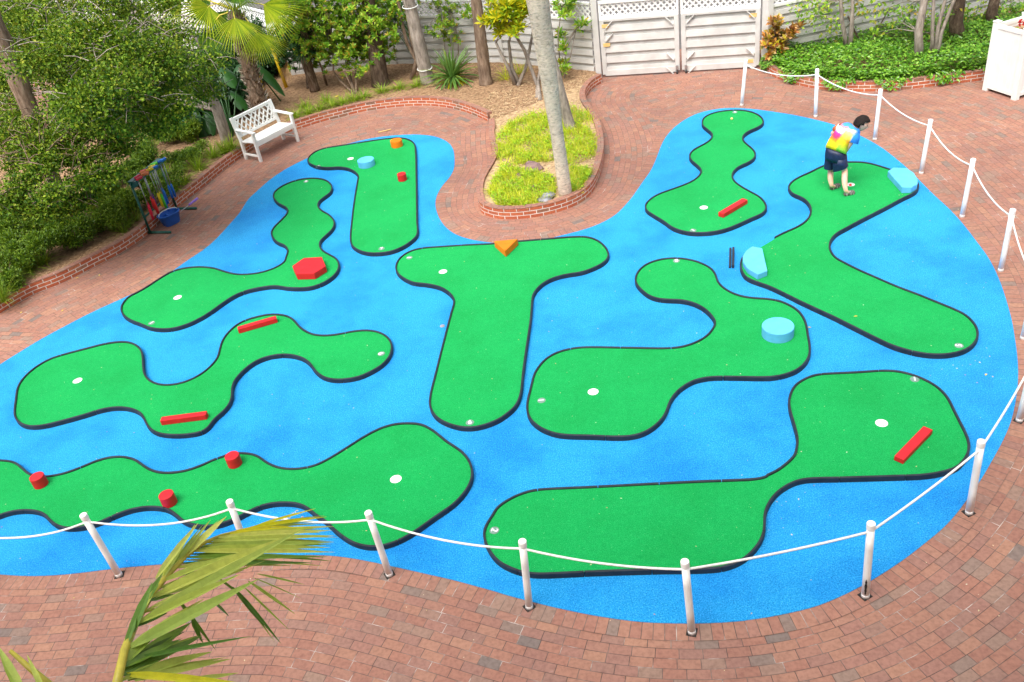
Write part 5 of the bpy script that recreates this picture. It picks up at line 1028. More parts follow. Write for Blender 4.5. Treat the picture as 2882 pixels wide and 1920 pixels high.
shrub((1000, 268), [((1000, 268), (985, 215, 0), (975, 160, 0)), ((1000, 268), (955, 225, -.05), (938, 200, 0), (940, 150, 0)), ((1003, 266), (1000, 190, .1), (1010, 130, .1)), ((920, 240), (905, 190, .2), (880, 140, .2))],
      [(850, 20), (900, 30), (950, 15), (1000, 30), (1050, 30), (1080, 50), (860, 70), (910, 75), (960, 60), (1010, 75), (1060, 95), (870, 120), (920, 125), (970, 115), (1020, 115), (1075, 130), (1055, 60), (890, 155), (965, 150), (830, 40), (840, -20), (900, -20), (960, -30), (1020, -20), (1075, -20), (1040, 150), (985, 135)], 21.3,
      'yellow-green rosette-leaved shrub standing before the fence, centre left', 'shrub', 'leaf_pitt', 34, 10, .13, .05, .26, 'bark', .03)
shrub((1000, 270), [((1000, 270), (985, 235, -.2), (968, 200, -.2))], [(968, 198), (1022, 206)], 20.9, 'low sprouts of rosette leaves at the foot of the shrub', 'shrub', 'leaf_pitt', 9, 9, .11, .04, .07, 'bark', .012)
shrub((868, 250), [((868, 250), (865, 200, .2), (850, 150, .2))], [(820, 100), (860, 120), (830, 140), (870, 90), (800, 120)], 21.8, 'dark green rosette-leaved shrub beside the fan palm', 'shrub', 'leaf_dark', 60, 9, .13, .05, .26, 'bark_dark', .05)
shrub((1265, 200), [((1265, 200), (1250, 120, 0), (1240, 40, 0)), ((1290, 190), (1290, 110, .1), (1270, 40, .1)), ((1300, 190), (1320, 110, .2), (1330, 50, .2))], [(1240, 20), (1265, 35), (1240, 65), (1270, 75), (1225, 80), (1290, 20), (1310, 45), (1250, 95), (1200, 5), (1275, 105), (1335, 30)], 21.6, 'thin twiggy shrub with orange-tinged leaves before the fence', 'shrub', 'leaf_pitt', 10, 8, .11, .04, .13, 'bark_grey', .018)
shrub((1512, 270), [((1512, 275), (1512, 240, 0), (1475, 140, .0), (1405, 20, .0), (1390, -40, 0)), ((1520, 282), (1514, 230, 0), (1530, 150, 0), (1545, 60, 0)), ((1450, 240), (1430, 190, .2), (1395, 120, .3)), ((1462, 238), (1440, 190, .3), (1432, 120, .3), (1440, 90, .4)), ((1458, 242), (1480, 190, .3), (1500, 90, .3))],
      [(1385, 55), (1405, 75), (1430, 20), (1450, 55), (1470, 40), (1425, 80), (1450, 85), (1400, 15), (1468, 10), (1435, 45)], 19.3, 'umbrella-leaved tree with yellow drooping leaves left of the big palm trunk', 'tree', 'leaf_yellow', 11, 9, .2, .055, .11, 'bark_grey', .045, .15, 'umbrella_tree')
shrub((1585, 215), [((1588, 220), (1605, 160, 0), (1622, 80, 0)), ((1580, 215), (1570, 110, 0), (1580, 20, 0))], [(1575, 15), (1590, 30), (1610, 10), (1635, 65), (1645, 80), (1590, 45), (1575, 105), (1580, 140), (1585, 175), (1592, 200), (1600, 30), (1625, 0)], 19.6, 'slim green umbrella-leaved plant between the big palm and the gate', 'shrub', 'leaf_pitt', 4, 9, .17, .05, .06, 'bark_grey', .016)
# ---- palm and tree trunks that run out of the top of the photo
def pole_trunk(name, base_px, up_px, dy, r0, r1, label, bark, cat='tree', group='trunks before the fence', z=ZB_, flare=1.25, crown=None):
    b = W(*base_px, z); t = Y(*up_px, b.y+dy); r = plant(name, b, label, cat, group); ex = t+(t-b).normalized()*1.6
    mb = trunk('trunk', [b-Vector((0, 0, .05)), b+(t-b)*.08, b+(t-b)*.35, b+(t-b)*.7, t, ex], [r0*flare, r0, r0*.97, (r0+r1)/2, r1, r1], M[bark], r, 16, .02); mb.build('trunk', M[bark], r, True, True)
    if crown: high_crown(r, [ex], crown, 1.3, 9)
    return r, ex
def high_crown(r, tops, mat, spread, n):
    cl = []
    for t_ in tops:
        for k in range(n): cl.append(((t_.x+random.gauss(0, spread*.6), t_.y+random.gauss(0, spread*.5)+.2, max(2.9, t_.z)+random.uniform(.2, 1.6)), .5, .5, .35))
    p, d, nn = cloud(cl, 2600, .1, .06, .2); k = len(p); kites('crown', p, d, nn, rng.uniform(.1, .18, k), rng.uniform(.05, .08, k), M[mat], r)
r_, ex_ = pole_trunk('palm_tree', (1592, 548), (1512, -10), -.35, .108, .165, 'big grey palm trunk rising from the grassy brick-edged island', 'bark_palm', 'palm tree', None, .15, 1.05)
for k in range(9):                                                # its fronds are above the picture
    a = 2*PI*k/9; fan(ex_+Vector((math.cos(a)*.5, math.sin(a)*.5, .35)), Vector((math.cos(a), math.sin(a), -.1)), .8, 140, M['leaf_fan2'], r_, 16, .2, ex_)
# second trunk base hidden behind the big palm
r_, ex_ = pole_trunk('palm_tree', (1606, 362), (1538, 120), .25, .1, .1, 'grey trunk foot showing just behind the big palm trunk', 'bark_grey', 'tree', None, .15, 1.5)
r_, ex_ = pole_trunk('palm_tree', (1205, 232), (1150, 0), 0, .155, .13, 'grey palm trunk tied with two white bands, before the fence', 'bark_grey', 'palm tree', crown='leaf_dark')
for u in (.06, .98):
    bb = W(1205, 232, ZB_); tt_ = Y(1150, 0, bb.y); t0 = .18 if u < .5 else .93; c = bb.lerp(tt_, t0); mb = MB(); mb.tube([c+Vector((.17*math.cos(a), .17*math.sin(a), .015*math.sin(a))) for a in [2*PI*k/24 for k in range(25)]], .01, 6, cap=False); mb.build('tie_band', M['wpaint'], r_, True, True)
mb = MB(); bb = W(1190, 236, ZB_); mb.tube([bb, Y(1183, 190, bb.y), Y(1178, 130, bb.y), Y(1160, 0, bb.y)], .011, 6); mb.build('conduit', M['wpaint'], r_, True, True)
pole_trunk('palm_tree', (1368, 236), (1340, 0), 0, .14, .115, 'plain brown trunk right of the spiky strap-leaved plant', 'bark', crown='leaf_dark')
pole_trunk('palm_tree', (1072, 238), (1045, 60), .0, .2, .15, 'thick mossy brown trunk behind the rosette shrub', 'bark_dark', crown='leaf_dark')
sp = W(887, 256, ZB_); spr = plant('short_palm', sp, 'short stubby palm trunk with dark leaves left of the rosette shrub', 'palm tree', 'trunks before the fence'); st_ = Y(855, 150, sp.y); mb = trunk('trunk', [sp, sp.lerp(st_, .12), sp.lerp(st_, .5), st_], [.13, .115, .12, .13], M['husk'], spr, 14, .06); mb.build('trunk', M['husk'], spr, True, True)
B, D = tuft_dirs(st_, 60, .06, (-20, 60)); blades('leaves', B, D, [random.uniform(.35, .6) for _ in B], .04, M['leaf_dark'], spr, 4, 1.4)
# dracaena with two crooked stems and hanging sword leaves
db = W(1160, 222, ZB_); dr = plant('dracaena', db, 'crooked dark dracaena with long hanging sword leaves by the fence', 'plant'); mb = MB(); d1 = [db, Y(1172, 170, db.y), Y(1145, 120, db.y), Y(1128, 50, db.y+.1), Y(1118, -20, db.y+.1)]; mb.tube(d1, [.07, .05, .04, .038, .035], 10); d2 = [Y(1172, 170, db.y), Y(1158, 110, db.y), Y(1148, 40, db.y), Y(1146, -30, db.y)]; mb.tube(d2, [.05, .045, .042, .04], 10); mb.build('trunk', M['bark'], dr, True, True)
for q, n_l in ((Y(1110, 55, 21.9), 46), (Y(1120, 10, 22.0), 40), (Y(1100, 85, 21.8), 26)):
    B, D = tuft_dirs(q, n_l, .04, (-35, 75)); blades('leaves', B, D, [random.uniform(.45, .8) for _ in B], .05, M['leaf_drac'], dr, 5, 2.2)
# strap-leaved spiky plant
sb = W(1275, 232, ZB_); br_ = plant('strap_leaf_plant', sb, 'big spiky strap-leaved plant behind the brick wall', 'plant'); B, D = tuft_dirs((sb.x, sb.y, ZB_+.12), 95, .09, (-5, 82)); blades('leaves', B, D, [random.uniform(.45, .85) for _ in B], .075, M['leaf_brom'], br_, 5, .8, .5)
B, D = tuft_dirs((sb.x, sb.y-.1, ZB_+.1), 22, .12, (-25, 15)); blades('old_leaves', B, D, [random.uniform(.35, .6) for _ in B], .06, M['leaf_yellow'], br_, 5, .9, .5)
# ---- right bed: slim trunks, croton, ground cover
def multi(base_px, tops, rr, label, leaves_px, yy, bark='bark_grey'):
    b = W(*base_px, ZB_+.05); r = plant('slim_tree', b, label, 'tree', 'slim trees in the right bed'); mb = MB()
    for (bx, x1, y1, x2, y2) in tops:
        bb = W(base_px[0]+bx, base_px[1], ZB_+.0); p1 = Y(x1, y1, b.y); p2 = Y(x2, y2, b.y+.1); mb.tube([bb, bb.lerp(p1, .5)+Vector((.02, 0, 0)), p1, p2, p2+(p2-p1)*1.2], [rr*1.1, rr, rr*.9, rr*.8, rr*.6], 10)
    P = []; D = []; Nn = []
    tw = mb
    for (x, y) in leaves_px:
        c = Y(x, y, yy+random.uniform(-.3, .3)); 
        for k in range(26): P.append(tuple(c+Vector((random.gauss(0, .15), random.gauss(0, .13), random.gauss(0, .09))))); D.append(tuple(unit(1)[0]+np.array([0, 0, -.4]))); Nn.append(tuple(unit(1)[0]*.5+np.array([0, -.3, 1])))
        q_ = min([Y(t_[3], t_[4], b.y+.1) for t_ in tops]+[Y(t_[1], t_[2], b.y) for t_ in tops], key=lambda v: (v-c).length); tw.tube([q_, q_.lerp(c, .5)+Vector((0, 0, .06)), c], [.014, .008, .003], 5, cap=False)
    mb.build('trunk', M[bark], r, True, True)
    cl_ = [(tuple(Vector((b.x+random.gauss(0, .8), b.y+random.gauss(0, .6), random.uniform(2.9, 4.4)))), .5, .5, .35) for _ in range(8)]; p_, d_, n_ = cloud(cl_, 2600, .1, .06, .2); P += [tuple(v) for v in p_]; D += [tuple(v) for v in d_]; Nn += [tuple(v) for v in n_]
    if P: kites('crown', P, D, Nn, rng.uniform(.07, .12, len(P)), rng.uniform(.045, .07, len(P)), M['leaf_pitt'], r); 
    return r
multi((2385, 152), [(-4, 2370, 60, 2366, 0), (2, 2398, 60, 2400, 0)], .045, 'twin slim trunk left in the ground cover bed', [(2250, 15), (2280, 25), (2300, 35), (2320, 20), (2340, 60), (2300, 55), (2345, 95), (2280, 45), (2360, 10), (2365, 110), (2420, 20), (2440, 40), (2330, 5), (2270, 5), (2400, 5)], 18.3)
multi((2582, 176), [(0, 2585, 90, 2602, 0)], .085, 'single pale trunk in the middle of the ground cover bed', [(2480, 30), (2500, 60), (2470, 90), (2540, 30), (2530, 60), (2490, 10)], 18.0)
multi((2622, 170), [(-4, 2624, 80, 2628, 0), (2, 2640, 80, 2660, 0), (8, 2650, 90, 2685, 0)], .04, 'three-stemmed slim tree right of the single pale trunk', [(2560, 20), (2620, 40), (2600, 60), (2670, 30), (2650, 50), (2560, 110), (2610, 10)], 17.9)
multi((2692, 118), [(0, 2690, 60, 2700, 0)], .15, 'thick dark trunk against the fence at the right', [(2710, 20), (2690, 40)], 18.8, 'bark_dark')
multi((2798, 78), [(0, 2790, 40, 2800, 0)], .13, 'dark trunk behind the white planter box', [(2760, 15), (2790, 30), (2770, 40), (2820, 20), (2740, 60), (2785, 50), (2850, 10)], 18.6, 'bark_dark')
mb = MB(); r = plant('leaning_branches', W(2450, 120, ZB_), 'dark leaning branches crossing before the fence in the right bed', 'branches')
for x0, y0_, x1, y1_ in ((2420, 100, 2370, 10), (2440, 118, 2505, 20), (2500, 110, 2590, 50), (2480, 125, 2560, 40), (2400, 20, 2460, 70)): mb.tube([W(x0, y0_+20, ZB_+.1), Y(x1, y1_, 18.9)], [.022, .012], 6)
mb.build('branch', M['bark_dark'], r, True, True)
cb = W(2180, 168, ZB_+.02); cr = plant('croton_bush', cb, 'brown and yellow croton bush right of the gate', 'bush'); cs = [Y(x, y, cb.y-.1+random.uniform(-.12, .12)) for x, y in ((2160, 110), (2175, 95), (2190, 80), (2200, 105), (2215, 95), (2165, 130), (2185, 125), (2205, 130), (2225, 85), (2180, 65), (2195, 145), (2172, 150), (2235, 80), (2150, 120), (2185, 100), (2215, 120), (2230, 100), (2185, 55))]
mb = MB(); [mb.tube([cb, cb.lerp(c, .5)+Vector((0, 0, .03)), c], [.014, .01, .005], 5) for c in cs]; mb.build('stems', M['bark_dark'], cr, True, True)
cs2 = [c+Vector((random.gauss(0, .05), random.gauss(0, .05), random.gauss(0, .04))) for c in cs for _ in range(2)]; rosettes(cr, cs2, 10, .16, .075, 'croton', 'leaves')
def scatter(poly, n, edge=None):
    xs = [p[0] for p in poly]; ys = [p[1] for p in poly]; out = []
    while len(out) < n:
        p = (random.uniform(min(xs), max(xs)), random.uniform(min(ys), max(ys)))
        if inside(p, poly): out.append(p)
    return out
gc_poly = [(p.x, p.y) for p in innR]+[(13, 19.0), (9.4, 18.75), (6.35, 18.95)]
pts_ = scatter(gc_poly, 15000); P = []; D = []; Nn = []
for x, y in pts_:
    h = .16+.16*(1+math.sin(x*2.1+1)*math.cos(y*2.7))*.5+random.random()**.7*.16; a = random.uniform(0, 2*PI); P.append((x, y, h)); D.append((math.cos(a), math.sin(a), random.uniform(-.15, .7))); Nn.append((random.gauss(0, .35), random.gauss(-.15, .35), 1))
for i in range(2600):                                             # thick along the wall top
    j = random.randrange(1, len(wR)-1); p = wR[j]; q = normals(wR[j-1:j+2], False)[1]; t = .07+random.random()*.3; a = random.uniform(0, 2*PI)
    P.append((p.x-q.x*t, p.y-q.y*t, .17+random.random()*.14)); D.append((math.cos(a), math.sin(a), random.uniform(-.1, .6))); Nn.append((random.gauss(0, .3), random.gauss(-.2, .3), 1))
for i in range(1500):                                             # trailing over the wall in patches
    k = random.random(); j = int(k*(len(wR)-1)); p = wR[j]; q = normals(wR[max(0, j-1):j+2], False)[0] if 0 < j < len(wR)-1 else Vector((0, -1)); f = .5+.5*math.sin(k*38)
    if random.random() > f**1.5: continue
    t = random.random(); P.append((p.x+q.x*(.03+random.random()*.05)-q.x*.12*(1-t), p.y+q.y*(.03+random.random()*.05)-q.y*.12*(1-t), .27-t*.2*f)); a = random.uniform(0, 2*PI); D.append((math.cos(a)*.6+q.x*.5, math.sin(a)*.6+q.y*.5, -.3)); Nn.append((q.x, q.y, .6))
o = kites('ground_cover', P, D, Nn, rng.uniform(.06, .11, len(P)), rng.uniform(.032, .052, len(P)), M['cover'], None, .22); tag(o, 'glossy bright green ground cover filling the right bed', 'ground cover', None, 'stuff')
# ---- island: bright grass in patches, rocks, straw
ispoly = [(p.x, p.y) for p in isl_poly]
def inpx(poly_px): return [(v.x, v.y) for v in (W(x, y, .17) for x, y in poly_px)]
patchA = inpx([(1395, 395), (1430, 350), (1500, 320), (1560, 312), (1620, 345), (1670, 380), (1682, 420), (1660, 450), (1610, 465), (1560, 452), (1500, 458), (1450, 465), (1410, 470), (1398, 440)]); patchB = inpx([(1372, 545), (1395, 500), (1420, 470), (1470, 480), (1510, 490), (1555, 500), (1565, 540), (1540, 570), (1470, 582), (1400, 578)]); patchC = inpx([(1605, 470), (1665, 480), (1660, 505), (1625, 545), (1605, 540)]); patchD = inpx([(1598, 300), (1650, 310), (1680, 350), (1650, 370), (1610, 340)])
B = []; D = []
for poly, n in ((patchA, 10500), (patchB, 5200), (patchC, 1500), (patchD, 500)):
    for x, y in scatter(poly, n):
        g = math.sin(x*7.3+1.7)*math.cos(y*6.1+.4)+.35*math.sin(x*17+y*13)
        if g < -.38 and random.random() < .85: continue
        if not inside((x, y), ispoly): continue
        a = random.uniform(0, 2*PI); e = R(random.uniform(20, 80)); B.append((x, y, .15)); D.append((math.cos(a)*math.cos(e), math.sin(a)*math.cos(e), math.sin(e)))
o = blades('island_grass', B, D, [random.uniform(.08, .2) for _ in B], .013, M['grass_y'], None, 3, 1.1); tag(o, 'bright yellow-green grass in patches round the big palm', 'grass', None, 'stuff')
P = []; D = []; Nn = []
for poly, n in ((patchA, 2600), (patchB, 1900), (patchC, 500), (patchD, 250)):
    for x, y in scatter(poly, n):
        if math.sin(x*9.3+.7)*math.cos(y*8.1+1.4) < -.1 or not inside((x, y), ispoly): continue
        a = random.uniform(0, 2*PI); P.append((x, y, .17+random.random()*.11)); D.append((math.cos(a), math.sin(a), random.uniform(-.1, .5))); Nn.append((random.gauss(0, .3), random.gauss(0, .3), 1))
o = kites('island_clover', P, D, Nn, rng.uniform(.03, .065, len(P)), rng.uniform(.02, .04, len(P)), leafmat('leaf_clover', [(.22, .46, .015), (.36, .6, .02), (.5, .66, .03), (.16, .38, .015)], .5, .35), None, .2); tag(o, 'small bright leaves of low clover-like cover among the island grass', 'ground cover', None, 'stuff')
def rock(px, s, mat, label):
    p = W(*px, .17); bm = bmesh.new(); bmesh.ops.create_icosphere(bm, subdivisions=3, radius=1)
    ph = random.uniform(0, 9)
    for v in bm.verts:
        c = v.co; k = 1+.22*math.sin(c.x*3.1+ph)*math.cos(c.y*2.7+ph)+.12*math.sin(c.z*6+c.x*4+ph)+random.uniform(-.03, .03); v.co = Vector((c.x*s[0]*k, c.y*s[1]*k, c.z*s[2]*k))
    me = bpy.data.meshes.new('rock'); bm.to_mesh(me); bm.free(); o = link('rock', me, mat, None, False); o.location = (p.x, p.y, .17); o.rotation_euler = (0, 0, random.uniform(0, 3)); tag(o, label, 'rock', 'rocks on the island bed')
rock((1538, 560), (.16, .11, .09), M['rock'], 'pale grey rock in front, beside the big palm foot'); rock((1500, 474), (.22, .15, .08), M['rock_red'], 'flat reddish brown rock left of the big palm'); rock((1543, 502), (.09, .07, .05), M['rock'], 'small grey rock nearest the trunk, left side'); rock((1502, 530), (.07, .06, .06), M['rock_red'], 'small dark rock in the middle of the lower grass'); rock((1460, 498), (.11, .08, .05), M['rock_red'], 'brown rock left of the flat reddish one')
rock((1478, 562), (.03, .025, .02), M['rock'], 'tiny dark stone in the lower grass left of the pale rock')
# ---- straw mulch chips
bp2_ = [(p.x, p.y) for p in bed_poly]; P = []; D = []
pts_ = scatter(bp2_, 9000)
for x, y in pts_: a = random.uniform(0, 2*PI); P.append((x, y, .153+random.random()*.012)); D.append((math.cos(a), math.sin(a), random.uniform(-.05, .25)))
o = kites('mulch_chips', P, D, [(random.gauss(0, .3), random.gauss(0, .3), 1) for _ in P], rng.uniform(.04, .12, len(P)), rng.uniform(.006, .02, len(P)), M['chips'], None, .1, .5); tag(o, 'scattered brown mulch chips and pine straw on the left bed', 'mulch', None, 'stuff')
sb_poly = inpx([(1350, 285), (1400, 250), (1440, 225), (1500, 230), (1560, 245), (1640, 215), (1690, 205), (1640, 260), (1640, 330), (1690, 400), (1680, 470), (1600, 560), (1500, 590), (1400, 585), (1372, 545), (1400, 470), (1390, 400), (1385, 330)]); P = []; D = []
for x, y in scatter(sb_poly, 5200):
    if inside((x, y), ispoly) or y > 15: a = random.uniform(0, 2*PI); P.append((x, y, .158+random.random()*.012)); D.append((math.cos(a), math.sin(a), random.uniform(-.05, .25)))
o = kites('straw', P, D, [(random.gauss(0, .3), random.gauss(0, .3), 1) for _ in P], rng.uniform(.04, .11, len(P)), rng.uniform(.006, .018, len(P)), M['chips_light'], None, .1, .5); tag(o, 'pale straw strewn over the island bed', 'straw', None, 'stuff')
# ---- fallen flakes on carpet, greens and paving
P = []; D = []; Nn = []; LL = []
cpoly = [(p.x, p.y) for p in carpet]; gpol = [[(p.x, p.y) for p in g] for g in GREENS]
for i in range(900):
    x, y = random.uniform(-7, 7.5), random.uniform(4.2, 18); ong = any(inside((x, y), g) for g in gpol); onc = inside((x, y), cpoly)
    z = ZT+.002 if ong else ZC+.002 if onc else .0105
    if y > 12 and not (onc or ong) and x < 2: continue
    a = random.uniform(0, 2*PI); P.append((x, y, z)); D.append((math.cos(a), math.sin(a), .02)); Nn.append((0, 0, 1)); LL.append(random.choice((.009, .011, .013, .016, .022)))
for (px, m_, s_) in (((2200, 1420), 26, .5), ((2740, 1010), 22, .45), ((820, 1480), 40, .3), ((2640, 960), 14, .4)):
    c = W(*px, 0)
    for k in range(m_):
        x, y = c.x+random.gauss(0, s_*.5), c.y+random.gauss(0, s_*.5)
        if any(inside((x, y), g) for g in gpol) or not inside((x, y), cpoly): continue
        a = random.uniform(0, 6.28); P.append((x, y, ZC+.002)); D.append((math.cos(a), math.sin(a), .02)); Nn.append((0, 0, 1)); LL.append(random.choice((.01, .014, .02, .028)))
LL = np.array(LL); o = kites('leaf_flakes', P, D, Nn, LL, LL*.6, M['flakes'], None, .03); tag(o, 'tiny pale dry flakes scattered over the carpet and greens', 'leaf litter', None, 'stuff')
for px, z, lab in (((176, 875), .012, 'yellow fallen leaf on the paving at the left, near the grass clumps'), ((948, 272), .17, 'orange yellow fallen leaf on the mulch right of the bench'), ((60, 880), .012, 'pale fallen leaf on the paving beside the lowest grass clump'), ((2278, 922), ZC+.004, 'yellow fallen leaf against the rail of the S-shaped green'), ((2408, 891), ZT+.004, 'yellow fallen leaf in the long arm of the V-shaped green'), ((280, 775), .012, 'pale fallen leaf on the left paving below the wall'), ((217, 783), .012, 'pale yellow fallen leaf at the foot of the long wall'), ((2775, 1055), ZC+.004, 'reddish fallen leaf on the carpet at the right edge')):
    w = W(*px, z); s_ = .13 if '948' in str(px) else .05; a = random.uniform(0, 6); o = kites('fallen_leaf', [(-s_*.5*math.cos(a), -s_*.5*math.sin(a), 0)], [(math.cos(a), math.sin(a), .05)], [(0, 0, 1)], s_, s_*.5, M['leaf_fallen'], None, .12); o.location = (w.x, w.y, z+.004); tag(o, lab, 'fallen leaf', 'fallen leaves')
w = W(1083, 369, .012); mb = MB(); mb.box((0, 0, .01), (.28, .03, .012), bev=.004); o = mb.build('wood_stick', M['patch'], None); o.location = (w.x, w.y, .008); o.rotation_euler = (0, 0, R(12)); tag(o, 'pale wooden stick lying on the paving behind the L-shaped green', 'stick')

# ================================================================== PALM UNDER THE BALCONY (near fronds)
fc_ = lambda p: crop(240, 1400, [p], .33164)[0]
def D3(x, y, dist): return CAM + ray(*fc_((x, y))).normalized()*dist
pal_top = D3(150, 1950, 2.7)+Vector((0, 0, -.25)); pal_base = Vector((pal_top.x-.15, pal_top.y-.1, 0))
palm = root('coconut_palm', pal_base, 0, 'young palm in the near left foreground with a big wind-swept frond', 'palm tree')
mb = trunk('trunk', [pal_base, pal_base.lerp(pal_top, .5)+Vector((.05, 0, 0)), pal_top], [.14, .11, .1], M['bark_palm'], palm, 14, .04); mb.build('trunk', M['bark_palm'], palm, True, True)
def leaflet(mb, a, b, w, sag=.0, fold=.35, side=None, mi=0):
    a = Vector(a); b = Vector(b); n = 9; vs = []; d = (b-a); s = side if side is not None else d.cross((CAM-a).normalized()*.6+Vector((0, 0, 1))).normalized(); u = s.cross(d).normalized()
    for k in range(n+1):
        t = k/n; p = a.lerp(b, t)+Vector((0, 0, -sag*t*t)); ww = w*.44*min(1, .25+t*4)*(1-max(0, t-.55)/.45)**.8 if t < 1 else .0006
        vs += [p+s*ww*.5+u*ww*fold, p, p-s*ww*.5+u*ww*fold]
    mb.add(vs, [(3*k+j, 3*k+3+j, 3*k+4+j, 3*k+1+j) for k in range(n) for j in range(2)], mi=mi)
fr = MB(); RQ = [(270, 1570, 2.75), (330, 1310, 2.85), (420, 1080, 2.95), (545, 850, 3.05), (680, 680, 3.12), (850, 500, 3.2), (1000, 390, 3.26), (1150, 325, 3.32), (1300, 285, 3.38), (1480, 240, 3.44)]
rp = [D3(*q) for q in RQ]
mb = MB(); mb.tube([pal_top]+rp, [.022]+[.0135-.0011*i for i in range(len(rp))], 8)
frond = mb.build('frond', M['rachis'], palm, True, True)
LF = [  # (x0,y0,d0, x1,y1,d1, width m, material)
 (290, 1500, 2.8, 1310, 1575, 2.75, .05, 2), (350, 1290, 2.86, 1480, 690, 3.0, .085, 0), (355, 1280, 2.86, 1010, 860, 3.0, .05, 0), (430, 1080, 2.95, 1840, 270, 3.2, .075, 1), (440, 1075, 2.93, 1320, 650, 3.0, .06, 0), (545, 870, 3.03, 1720, 330, 3.2, .08, 0), (560, 850, 3.05, 1340, 620, 3.15, .055, 1),
 (640, 720, 3.1, 1260, 480, 3.2, .05, 0), (680, 690, 3.12, 960, 590, 3.2, .03, 3), (760, 600, 3.16, 1560, 520, 3.3, .05, 0), (800, 560, 3.18, 1940, 555, 3.35, .04, 3), (850, 510, 3.2, 2060, 505, 3.36, .045, 3), (900, 460, 3.22, 2120, 465, 3.4, .045, 0), (960, 440, 3.24, 2080, 425, 3.42, .05, 1), (1000, 410, 3.26, 2110, 385, 3.44, .05, 0), (1060, 370, 3.28, 2115, 325, 3.46, .05, 1), (1130, 340, 3.3, 2095, 280, 3.47, .05, 0), (1200, 315, 3.34, 2080, 245, 3.48, .045, 2), (1280, 290, 3.36, 1900, 265, 3.48, .06, 2), (1400, 255, 3.4, 2050, 165, 3.5, .035, 2), (1450, 240, 3.42, 1955, 95, 3.52, .025, 2), (1340, 270, 3.38, 2000, 300, 3.48, .05, 1),
 (600, 690, 3.08, 960, 215, 3.25, .05, 0), (640, 720, 3.1, 930, 230, 3.25, .035, 1), (760, 590, 3.16, 1065, 190, 3.3, .035, 0), (820, 520, 3.19, 1200, 160, 3.32, .06, 0), (470, 960, 3.0, 660, 640, 3.05, .05, 3), (370, 1200, 2.9, 570, 720, 3.0, .06, 3), (345, 1260, 2.86, 440, 980, 2.95, .04, 3),
 (320, 1480, 2.8, 900, 1060, 3.1, .1, 3), (310, 1520, 2.78, 1000, 1170, 3.05, .08, 3), (330, 1420, 2.82, 640, 1110, 2.95, .07, 0), (300, 1560, 2.77, 1080, 1310, 3.0, .07, 0), (420, 1560, 2.77, 1240, 1370, 3.0, .05, 0), (700, 1600, 2.8, 1300, 1490, 2.98, .045, 0), (310, 1450, 2.8, 820, 1200, 2.95, .06, 3),
 (760, 830, 3.1, 1110, 1300, 3.2, .026, 3), (900, 1030, 3.1, 1000, 1240, 3.15, .03, 3), (1080, 880, 3.1, 1220, 1010, 3.2, .03, 3), (1250, 760, 3.1, 1530, 1110, 3.2, .03, 3), (1290, 790, 3.12, 1660, 1240, 3.2, .025, 3), (1380, 710, 3.12, 1780, 990, 3.22, .025, 0), (1460, 650, 3.14, 1860, 740, 3.25, .018, 0), (1120, 680, 3.12, 1360, 860, 3.2, .02, 3), (540, 880, 3.02, 760, 820, 3.05, .03, 3), (420, 1100, 2.93, 700, 980, 2.98, .045, 3)]
for x0, y0_, d0, x1, y1_, d1, w, mi in LF: leaflet(fr, D3(x0, y0_, d0), D3(x1, y1_, d1), w, .0, random.uniform(.15, .4), None, mi)
for i in range(len(LF)-1):
    a, b = LF[i], LF[i+1]
    if abs(a[0]-b[0]) < 130 and abs(a[3]-b[3]) < 420:
        for f in (.5,):
            q = [a[k]+(b[k]-a[k])*f for k in range(6)]; j_ = lambda v: v+random.uniform(-25, 25)
            leaflet(fr, D3(q[0], q[1], q[2]+.02), D3(j_(q[3]), j_(q[4]), q[5]+random.uniform(0, .06)), min(a[6], b[6])*random.uniform(.6, .9), random.uniform(0, .03), random.uniform(.2, .5), None, random.choice((0, 0, 1, 3)))
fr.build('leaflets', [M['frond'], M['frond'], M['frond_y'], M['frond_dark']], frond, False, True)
fr = MB(); a0 = pal_top; mb = MB(); tipc = D3(-640, 1300, 2.75); mb.tube([a0, a0.lerp(tipc, .5)+Vector((0, 0, .1)), tipc], [.02, .012, .005], 8); f2 = mb.build('frond', M['rachis'], palm, True, True)
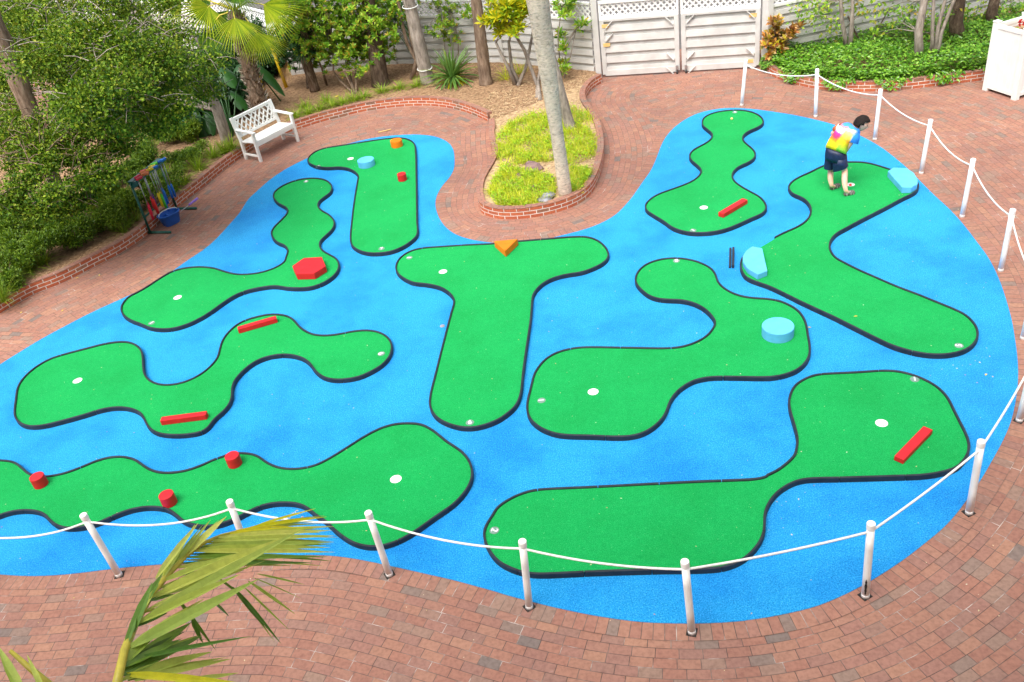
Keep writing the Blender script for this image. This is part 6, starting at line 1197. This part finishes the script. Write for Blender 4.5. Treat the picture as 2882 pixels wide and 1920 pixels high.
for x0, y0_, x1, y1_, w in ((-560, 1480, -30, 1680, .04), (-500, 1700, -600, 1200, .04), (-250, 1760, -490, 1290, .035), (-640, 1310, -900, 1200, .03), (-100, 1800, -475, 1330, .03)): pass
for x0, y0_, x1, y1_, w in ((-520, 1640, -740, 1260, .035), (-540, 1700, -735, 1300, .03), (-300, 1760, -495, 1335, .03)): leaflet(fr, D3(x0, y0_, 2.6), D3(x1, y1_, 2.75), w)
fr.build('leaflets', [M['frond']], f2, True, True)
# ---- unseen wall added behind the camera to shade the near paving
ht = root('shade_wall', (-2, -1.4, 0), 0, 'unseen wall added behind the viewpoint to darken the near paving', 'added_wall')
mb = MB(); mb.box((0, -1.5, 6.2), (34, 3, 12.4)); mb.build('wall', simple('shade_wall_render', (.3, .25, .21), .9, .08, 2), ht)
# ================================================================== LIGHT
wd = bpy.data.worlds.new("World"); S.world = wd; wd.use_nodes = True; nt = wd.node_tree; bg = nt.nodes['Background']
sky = nt.nodes.new('ShaderNodeTexSky'); sky.sky_type = 'NISHITA'; sky.sun_disc = False
EL, AZ = R(60), R(-147)            # sun height; azimuth measured from +Y towards +X
sky.sun_elevation = EL; sky.sun_rotation = AZ; sky.dust_density = 6; sky.air_density = 1.0; sky.ozone_density = 1
hs = nt.nodes.new('ShaderNodeHueSaturation'); hs.inputs['Saturation'].default_value = .35
nt.links.new(sky.outputs[0], hs.inputs['Color']); nt.links.new(hs.outputs[0], bg.inputs[0]); bg.inputs[1].default_value = .15
sd = bpy.data.lights.new('sun', 'SUN'); so = bpy.data.objects.new('sun', sd); COL.objects.link(so)
sd.energy = 1.35; sd.angle = R(50); sd.color = (1, .96, .9)
dirv = Vector((math.sin(AZ)*math.cos(EL), math.cos(AZ)*math.cos(EL), math.sin(EL))); so.rotation_euler = dirv.to_track_quat('Z', 'Y').to_euler(); so.location = dirv*30
vs_ = S.view_settings; S.display_settings.display_device = 'sRGB'; vs_.view_transform = 'Standard'; vs_.look = 'None'; vs_.gamma = 1; vs_.exposure = .95; vs_.use_curve_mapping = False
S.cycles.max_bounces = 8; S.cycles.transparent_max_bounces = 8
